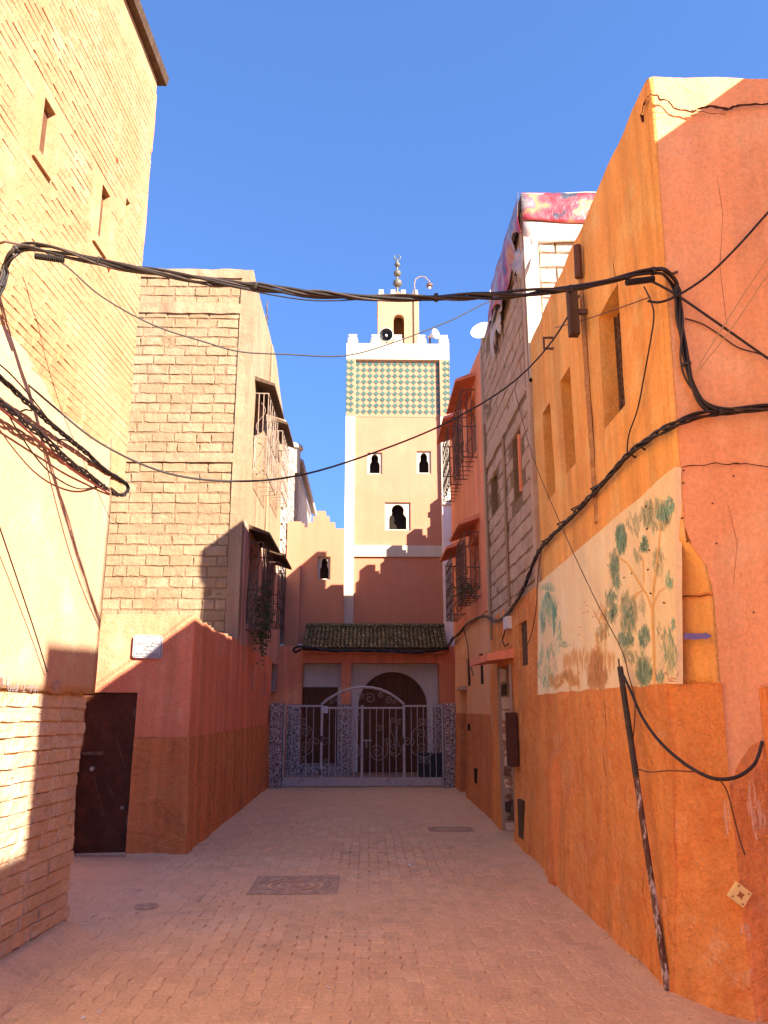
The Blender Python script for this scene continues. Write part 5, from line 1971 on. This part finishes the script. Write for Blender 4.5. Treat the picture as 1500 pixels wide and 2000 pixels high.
def bundle(mb, P, n, R, r, pitch, wob=.4, seed=0):
    """n strands twisted loosely round a path"""
    P = [Vector(p) for p in P]
    d = [0]
    for a, b in zip(P, P[1:]):
        d.append(d[-1] + (b - a).length)
    for s in range(n):
        out = []
        for i, p in enumerate(P):
            t = (P[min(i + 1, len(P) - 1)] - P[max(i - 1, 0)]).normalized()
            a = t.cross(Vector((0, 0, 1)))
            if a.length < .1:
                a = t.cross(Vector((1, 0, 0)))
            a.normalize()
            b = t.cross(a)
            th = 2 * math.pi * (s / n + d[i] / pitch) + wob * nz((d[i] * 1.3, s * 3.1 + seed, 0), 1)
            rr = R * (1 + wob * nz((d[i] * 1.7, s * 5.3 + seed, 4), 1))
            out.append(p + a * rr * math.cos(th) + b * rr * math.sin(th))
        mb.tube(out, r, 5)
    return mb


def resample(P, step=.05):
    out = [P[0]]
    for a, b in zip(P, P[1:]):
        n = max(1, int((b - a).length / step))
        out += [a.lerp(b, (k + 1) / n) for k in range(n)]
    return out


LA, RB = (-2.14, 4.25), (1.95, 4.40)
span = [onv(a, b, LA, RB) for a, b in ((22, 500), (35, 486), (60, 482), (120, 494), (275, 527), (400, 546), (500, 560), (640, 577), (780, 582), (950, 578), (1060, 570), (1125, 563), (1190, 548), (1250, 533), (1285, 529), (1300, 533))]
left_down = [onx(a, b, -2.17) for a, b in ((-60, 640), (-20, 600), (0, 560), (10, 525))]
fcy = lambda a, b, o=.06: ony(a, b, yf(3.8) - o)
right_down = [fcy(a, b) for a, b in ((1318, 556), (1324, 585), (1328, 630), (1337, 690), (1352, 750), (1372, 788), (1400, 803), (1440, 803), (1500, 795), (1560, 790), (1750, 782), (2000, 776))] + [fcy(2150, 774, -.05)]
mbp = MB()
path = resample(smooth_path(left_down + span + right_down), .04)
bundle(mbp, path, 3, .015, .0095, 1.1, .9)
mc = thing('cable_bundle', 'thick twisted black cable bundle spanning the street overhead', 'cable', (0, 4.6, 4.4))
part(mbp, 'strands', M['cable'], mc, smooth=True)
part(bundle(MB(), path, 2, .017, .0075, .8, 1.2, 11), 'thin_strands', M['cable_grey'], mc, smooth=True)
ties = MB()
for k in range(12, len(path) - 6, 17):
    ties.lathe([(.026, -.01), (.029, 0), (.026, .01)], path[k], 8, path[k + 1] - path[k - 1])
parts(ties, 'cable_tie', M['cable'], mc)


def clamp(pts, n, r):
    mb = MB()
    P = [Vector(p) for p in pts]
    for k in range(n):
        c = P[0].lerp(P[1], (k + .5) / n)
        mb.lathe([(r * .55, -.5 * (P[1] - P[0]).length / n), (r, -.2 * (P[1] - P[0]).length / n), (r, .2 * (P[1] - P[0]).length / n), (r * .55, .5 * (P[1] - P[0]).length / n)], c, 9, (P[1] - P[0]))
    return mb


part(clamp((onv(68, 500, LA, RB), onv(125, 508, LA, RB)), 14, .02), 'ribbed_clamp', M['cable'], mc)
part(clamp((onv(1222, 552, LA, RB), onv(1278, 545, LA, RB)), 14, .022), 'ribbed_clamp', M['cable'], mc)
a = onv(60, 482, LA, RB)
part(MB().tube([onx(-10, 478, -2.3), onx(10, 472, -2.15), a], .008, 5), 'anchor', M['iron'], mc)
c = fcy(1325, 530, .0)
part(MB().lathe([(.001, .02), (.04, .01), (.055, -.005)], c, 9, (0, -1, 0)), 'mortar_pad', M['block_mortar'], mc)
part(MB().tube([c, fcy(1318, 533, .05), fcy(1308, 536, .09)], .009, 5), 'anchor', M['iron'], mc)

# branch running down the right wall
br = [fcy(1400, 806, .05), fcy(1360, 812, .05), fcy(1325, 826, .05)] + [onx(a, b, 1.83) for a, b in ((1300, 838), (1262, 860), (1225, 890), (1190, 930), (1160, 962), (1125, 1000), (1095, 1030), (1062, 1064), (1045, 1090), (1032, 1125), (1012, 1170), (985, 1205), (965, 1212), (945, 1203), (915, 1216), (895, 1238), (880, 1250))]
bb = thing('cable_run', 'sagging black cable run fixed along the orange wall', 'cable', (1.83, 7, 3))
part(bundle(MB(), resample(smooth_path(br), .05), 4, .015, .0085, .8, .7, 5), 'strands', M['cable'], bb, smooth=True)
mb = MB()
for a, b in ((1232, 884), (1158, 955), (1120, 995), (1092, 1024), (1062, 1058), (1250, 868)):
    p = onx(a, b, 1.83)
    mb.tube([p + Vector((.05, -.04, .03)), p + Vector((-.02, 0, 0)), p + Vector((.05, .05, -.02))], .008, 5)
parts(mb, 'wall_clip', M['cable'], bb)
# run over the porch canopy
pc = [onx(885, 1246, 1.80), ony(868, 1266, 19.0), ony(820, 1274, 19.05), ony(760, 1272, 19.08), ony(700, 1270, 19.08), ony(650, 1271, 19.08), ony(600, 1264, 19.08), ony(585, 1262, 19.08), ony(574, 1267, 19.08), ony(577, 1274, 19.08), ony(588, 1268, 19.05)]
part(bundle(MB(), resample(smooth_path(pc), .08), 3, .02, .014, 1.2, .6, 2), 'canopy_strands', M['cable'], bb)

# loop bundle on the left wall
lw2 = -2.19
lp = thing('cable_loop', 'doubled-back loop of black and red cables on the yellow wall', 'cable', (lw2, 5, 4))
fl2 = lambda a, b, o=.06: onx(a, b, xl(5.6) + o)
up_ = [fl2(a, b) for a, b in ((-30, 708), (0, 738), (30, 765), (60, 792), (100, 828), (140, 862), (175, 890), (205, 918), (228, 932), (245, 945), (250, 956), (242, 966), (228, 966))]
dn_ = [fl2(a, b, .05) for a, b in ((228, 966), (205, 953), (175, 930), (140, 905), (105, 872), (70, 842), (30, 812), (0, 788), (-30, 765))]
part(bundle(MB(), resample(smooth_path(up_), .04), 4, .012, .0075, .5, .6, 3), 'upper_strands', M['cable'], lp)
part(bundle(MB(), resample(smooth_path(dn_), .04), 4, .015, .0075, .6, .9, 8), 'lower_strands', M['cable'], lp)
part(MB().tube(resample(smooth_path([fl2(a, b + 5, .07) for a, b in ((-30, 770), (0, 793), (40, 825), (90, 868), (140, 912), (190, 945), (215, 960))]), .05), .007, 5), 'red_strand', M['red_cable'], lp)
mb = MB()
for a, b in ((50, 800), (120, 858), (176, 900), (205, 922)):
    mb.tube([fl2(a - 8, b + 3, .0), fl2(a, b, .06), fl2(a + 12, b + 2, .07)], .007, 5)
parts(mb, 'wall_hook', M['cable'], lp)


def wire(name, label, pts, r, mat='cable', cat='wire', step=.08):
    return solo(MB().tube(resample(smooth_path(pts), step), r, 6), name, M[mat], label, cat, smooth=True)


A1, B1 = (-2.15, 5.0), (1.80, 6.28)
wire('overhead_wire', 'single black wire sagging deepest across the street, under the cable bundle',
     [onv(a, b, A1, B1) for a, b in ((-40, 668), (0, 702), (100, 790), (200, 868), (330, 925), (470, 940), (600, 925), (750, 877), (880, 822), (1000, 748), (1080, 664), (1134, 572))], .0075)
A2, B2 = (-2.15, 4.6), (1.80, 7.0)
wire('overhead_wire', 'thin black wire dipping in front of the minaret parapet',
     [onv(a, b, A2, B2) for a, b in ((75, 484), (130, 520), (200, 580), (300, 635), (400, 668), (470, 687), (560, 692), (670, 695), (760, 672), (880, 626), (965, 585), (1040, 572))], .0055)
wire('overhead_wire', 'slack thin wire hanging just under the cable bundle at left',
     [onv(a, b, LA, RB) for a, b in ((440, 556), (520, 574), (600, 586), (660, 587), (720, 583))], .004)
wire('wall_wire', 'slack black wire looping below the cable loop on yellow wall', [fl2(a, b) for a, b in ((15, 808), (40, 850), (80, 905), (120, 940), (160, 955), (205, 946))], .0055)
wire('wall_wire', 'thin dark wire slanting down the yellow wall to the brickwork', [fl2(a, b, .05) for a, b in ((-10, 1000), (0, 1032), (40, 1150), (70, 1240), (92, 1312))], .005)
wire('wall_wire', 'straight black wire crossing above the cable loop at left', [fl2(a, b, .12) for a, b in ((-10, 705), (20, 730), (60, 775), (110, 840))], .005)
# wires on the orange house
wire('corner_wire', 'grey wire rising to the right edge from the corner cable', [fcy(2000, -60, -.05), fcy(1760, 150, .1)] + [fcy(a, b, .12) for a, b in ((1560, 350), (1500, 415), (1440, 482), (1380, 540), (1325, 576), (1290, 590), (1265, 588))], .008, 'cable')
wire('corner_wire', 'straight black wire falling to the right across the salmon facade', [fcy(a, b, .08) for a, b in ((1270, 548), (1320, 575), (1400, 630), (1500, 700), (1560, 740))] + [fcy(1750, 850, .06), fcy(1850, 900, -.05)], .008)
wire('corner_wire', 'tan twin wire, upper strand, slanting over the salmon facade', [fcy(1800, 20, -.05)] + [fcy(a, b, .15) for a, b in ((1540, 440), (1500, 503), (1430, 610), (1358, 725))], .0035, 'wire_tan')
wire('corner_wire', 'tan twin wire, lower strand, slanting over the salmon facade', [fcy(1800, 70, -.05)] + [fcy(a, b, .15) for a, b in ((1540, 478), (1500, 535), (1430, 640), (1360, 728))], .0035, 'wire_tan')
wire('corner_wire', 'brown wire drooping from a wall hook at the facade right', [fcy(a, b, .03) for a, b in ((1338, 622), (1370, 632), (1400, 650), (1440, 678), (1480, 690), (1520, 705))] + [fcy(1580, 720, -.04)], .005, 'wire_brown')
wire('wall_wire', 'wavy thin wire hanging beside the largest slit window', [onx(a, b, 1.845) for a, b in ((1258, 560), (1272, 590), (1277, 620), (1268, 680), (1257, 740), (1245, 800), (1228, 850), (1225, 885))], .0055)
wire('wall_wire', 'thin wire passing across the top of the slit windows', [onx(a, b, 1.83) for a, b in ((1085, 640), (1140, 625), (1200, 605), (1270, 580))], .004, 'wire_brown')
wire('wall_wire', 'long straight wire slanting from the block house down across the mural', [onx(a, b, 1.79) for a, b in ((1005, 760), (1040, 890), (1100, 1035), (1160, 1165), (1212, 1265), (1228, 1320), (1240, 1370), (1237, 1440))], .0042, 'wire_brown')
wire('wall_wire', 'thin dark wire dropping beside the left edge of the mural', [onx(a, b, 1.835) for a, b in ((1058, 1070), (1050, 1130), (1048, 1180), (1040, 1230), (1030, 1260))], .005, 'wire_brown')
wire('wall_wire', 'brown wire hanging from the cable run over the far red house', [onx(a, b, 1.83) for a, b in ((905, 1225), (913, 1260), (916, 1290), (925, 1320))], .01, 'wire_brown')
# timber bracket on the orange wall
tb0 = onx(1131, 655, 1.80)
bk = thing('timber_bracket', 'dark timber bracket hanging on the orange wall under the cables', 'bracket', tb0)
ty = tb0.y
part(MB().box(1.72, 1.80, ty - .045, ty + .045, tb0.z, onx(1128, 560, 1.80).z), 'post', M['darkwood'], bk)
part(MB().tube([(1.83, ty, tb0.z + .55), (1.83, ty - .02, 5.55)], .035, 8), 'conduit', M['wire_brown'], bk)
part(MB().box(1.79, 1.90, ty - .02, ty + .02, tb0.z + .2, tb0.z + .24), 'bolt', M['iron'], bk)
p = onx(1071, 672, 1.83)
solo(MB().tube([p + Vector((.05, -.02, .06)), p + Vector((-.05, -.02, .06)), p + Vector((-.05, -.02, -.06)), p + Vector((.05, -.02, -.06))], .014, 6), 'cable_hook', M['iron'], 'small iron hook bracket on orange wall above the smallest slit', 'bracket')
# junction box
jb = onx(992, 1217, 1.84)
t = thing('junction_box', 'white junction box under the cable run near the door canopy', 'junction box', jb)
part(MB().box(1.80, 1.87, jb.y - .13, jb.y + .13, jb.z - .08, jb.z + .08), 'case', M['whitemetal'], t)
part(MB().tube([(1.82, jb.y + .1, jb.z - .08), (1.80, jb.y + .25, jb.z - .2), (1.80, jb.y + .05, jb.z - .3), (1.82, jb.y - .1, jb.z - .27)], .01, 6), 'lead', M['wire_brown'], t)

# leaning pole with its cable
pb = onz(1305, 1942)
ptop = onx(1211, 1303, 1.77)
po = thing('leaning_pole', 'thin black and rusty pole leaning against the orange wall', 'pole', pb)
mid = pb.lerp(ptop, .62)
part(MB().tube([mid, ptop], .021, 10), 'upper_tube', M['pole'], po)
part(MB().tube([pb, mid], .0195, 10), 'lower_tube', M['pole_worn'], po)
part(MB().tube([ptop - Vector((0, 0, .04)), ptop + Vector((0, .02, .03)), ptop + Vector((.02, .08, .06))], .006, 6), 'wire_stub', M['wire_brown'], po)
k1 = [onx(1217, 1318, 1.755), onx(1232, 1350, 1.75), onx(1255, 1402, 1.75), onx(1290, 1450, 1.76)] + [ony(a, b, c) for a, b, c in ((1335, 1490, 4.70), (1380, 1516, 4.42), (1412, 1522, 4.38), (1445, 1515, 4.38), (1475, 1490, 4.40), (1489, 1448, 4.42))]
wire('slack_cable', 'thick black cable looping from the leaning pole round the corner', k1, .010, step=.04)
wire('corner_wire', 'thin brown wire straggling down the corner from the looping cable', [ony(a, b, 4.37) for a, b in ((1405, 1522), (1420, 1545), (1432, 1590), (1445, 1640), (1455, 1670))], .004, 'wire_brown')
wire('corner_wire', 'thin wire lying level from the looping cable towards the pole', [onx(1245, 1502, 1.76), onx(1270, 1508, 1.755), onx(1310, 1505, 1.77), ony(1365, 1508, 4.45)], .004, 'wire_brown')
# grit by the wall foot
mb = MB()
for k in range(260):
    if k % 3:
        y = rnd.uniform(4.4, 17)
        x = 1.77 - abs(rnd.gauss(0, .07))
    elif k % 2:
        y, x = rnd.uniform(9.6, 17), -1.98 + abs(rnd.gauss(0, .06))
    else:
        x, y = rnd.uniform(-2.6, 1.7), rnd.uniform(4.2, 16)
    s = rnd.uniform(.002, .007) * (1 if k % 9 else 1.7)
    z_ = bedh(x, y)
    mb.box(x - s, x + s, y - s, y + s, z_, z_ + s * 1.6, s * .45)
part(mb, 'grit', M['dust'], None, kind='stuff')
mb = MB()
for a, b in ((193, 1978), (162, 1990), (150, 1772), (290, 1872), (800, 1690), (780, 1688), (1090, 1660), (905, 1560), (940, 1570), (640, 1930), (1235, 1900)):
    q = onz(a, b)
    s = rnd.uniform(.008, .018)
    t = rnd.uniform(0, 3)
    u, v = Vector((math.cos(t), math.sin(t), rnd.uniform(0, .3))) * s, Vector((-math.sin(t), math.cos(t), rnd.uniform(0, .4))) * s * .6
    q = q + Vector((0, 0, .006))
    mb.add([q - u - v, q + u - v, q + u + v + Vector((0, 0, .005)), q - u + v], [(0, 1, 2), (0, 2, 3)])
part(mb, 'litter', M['whitemetal'], None, kind='stuff')
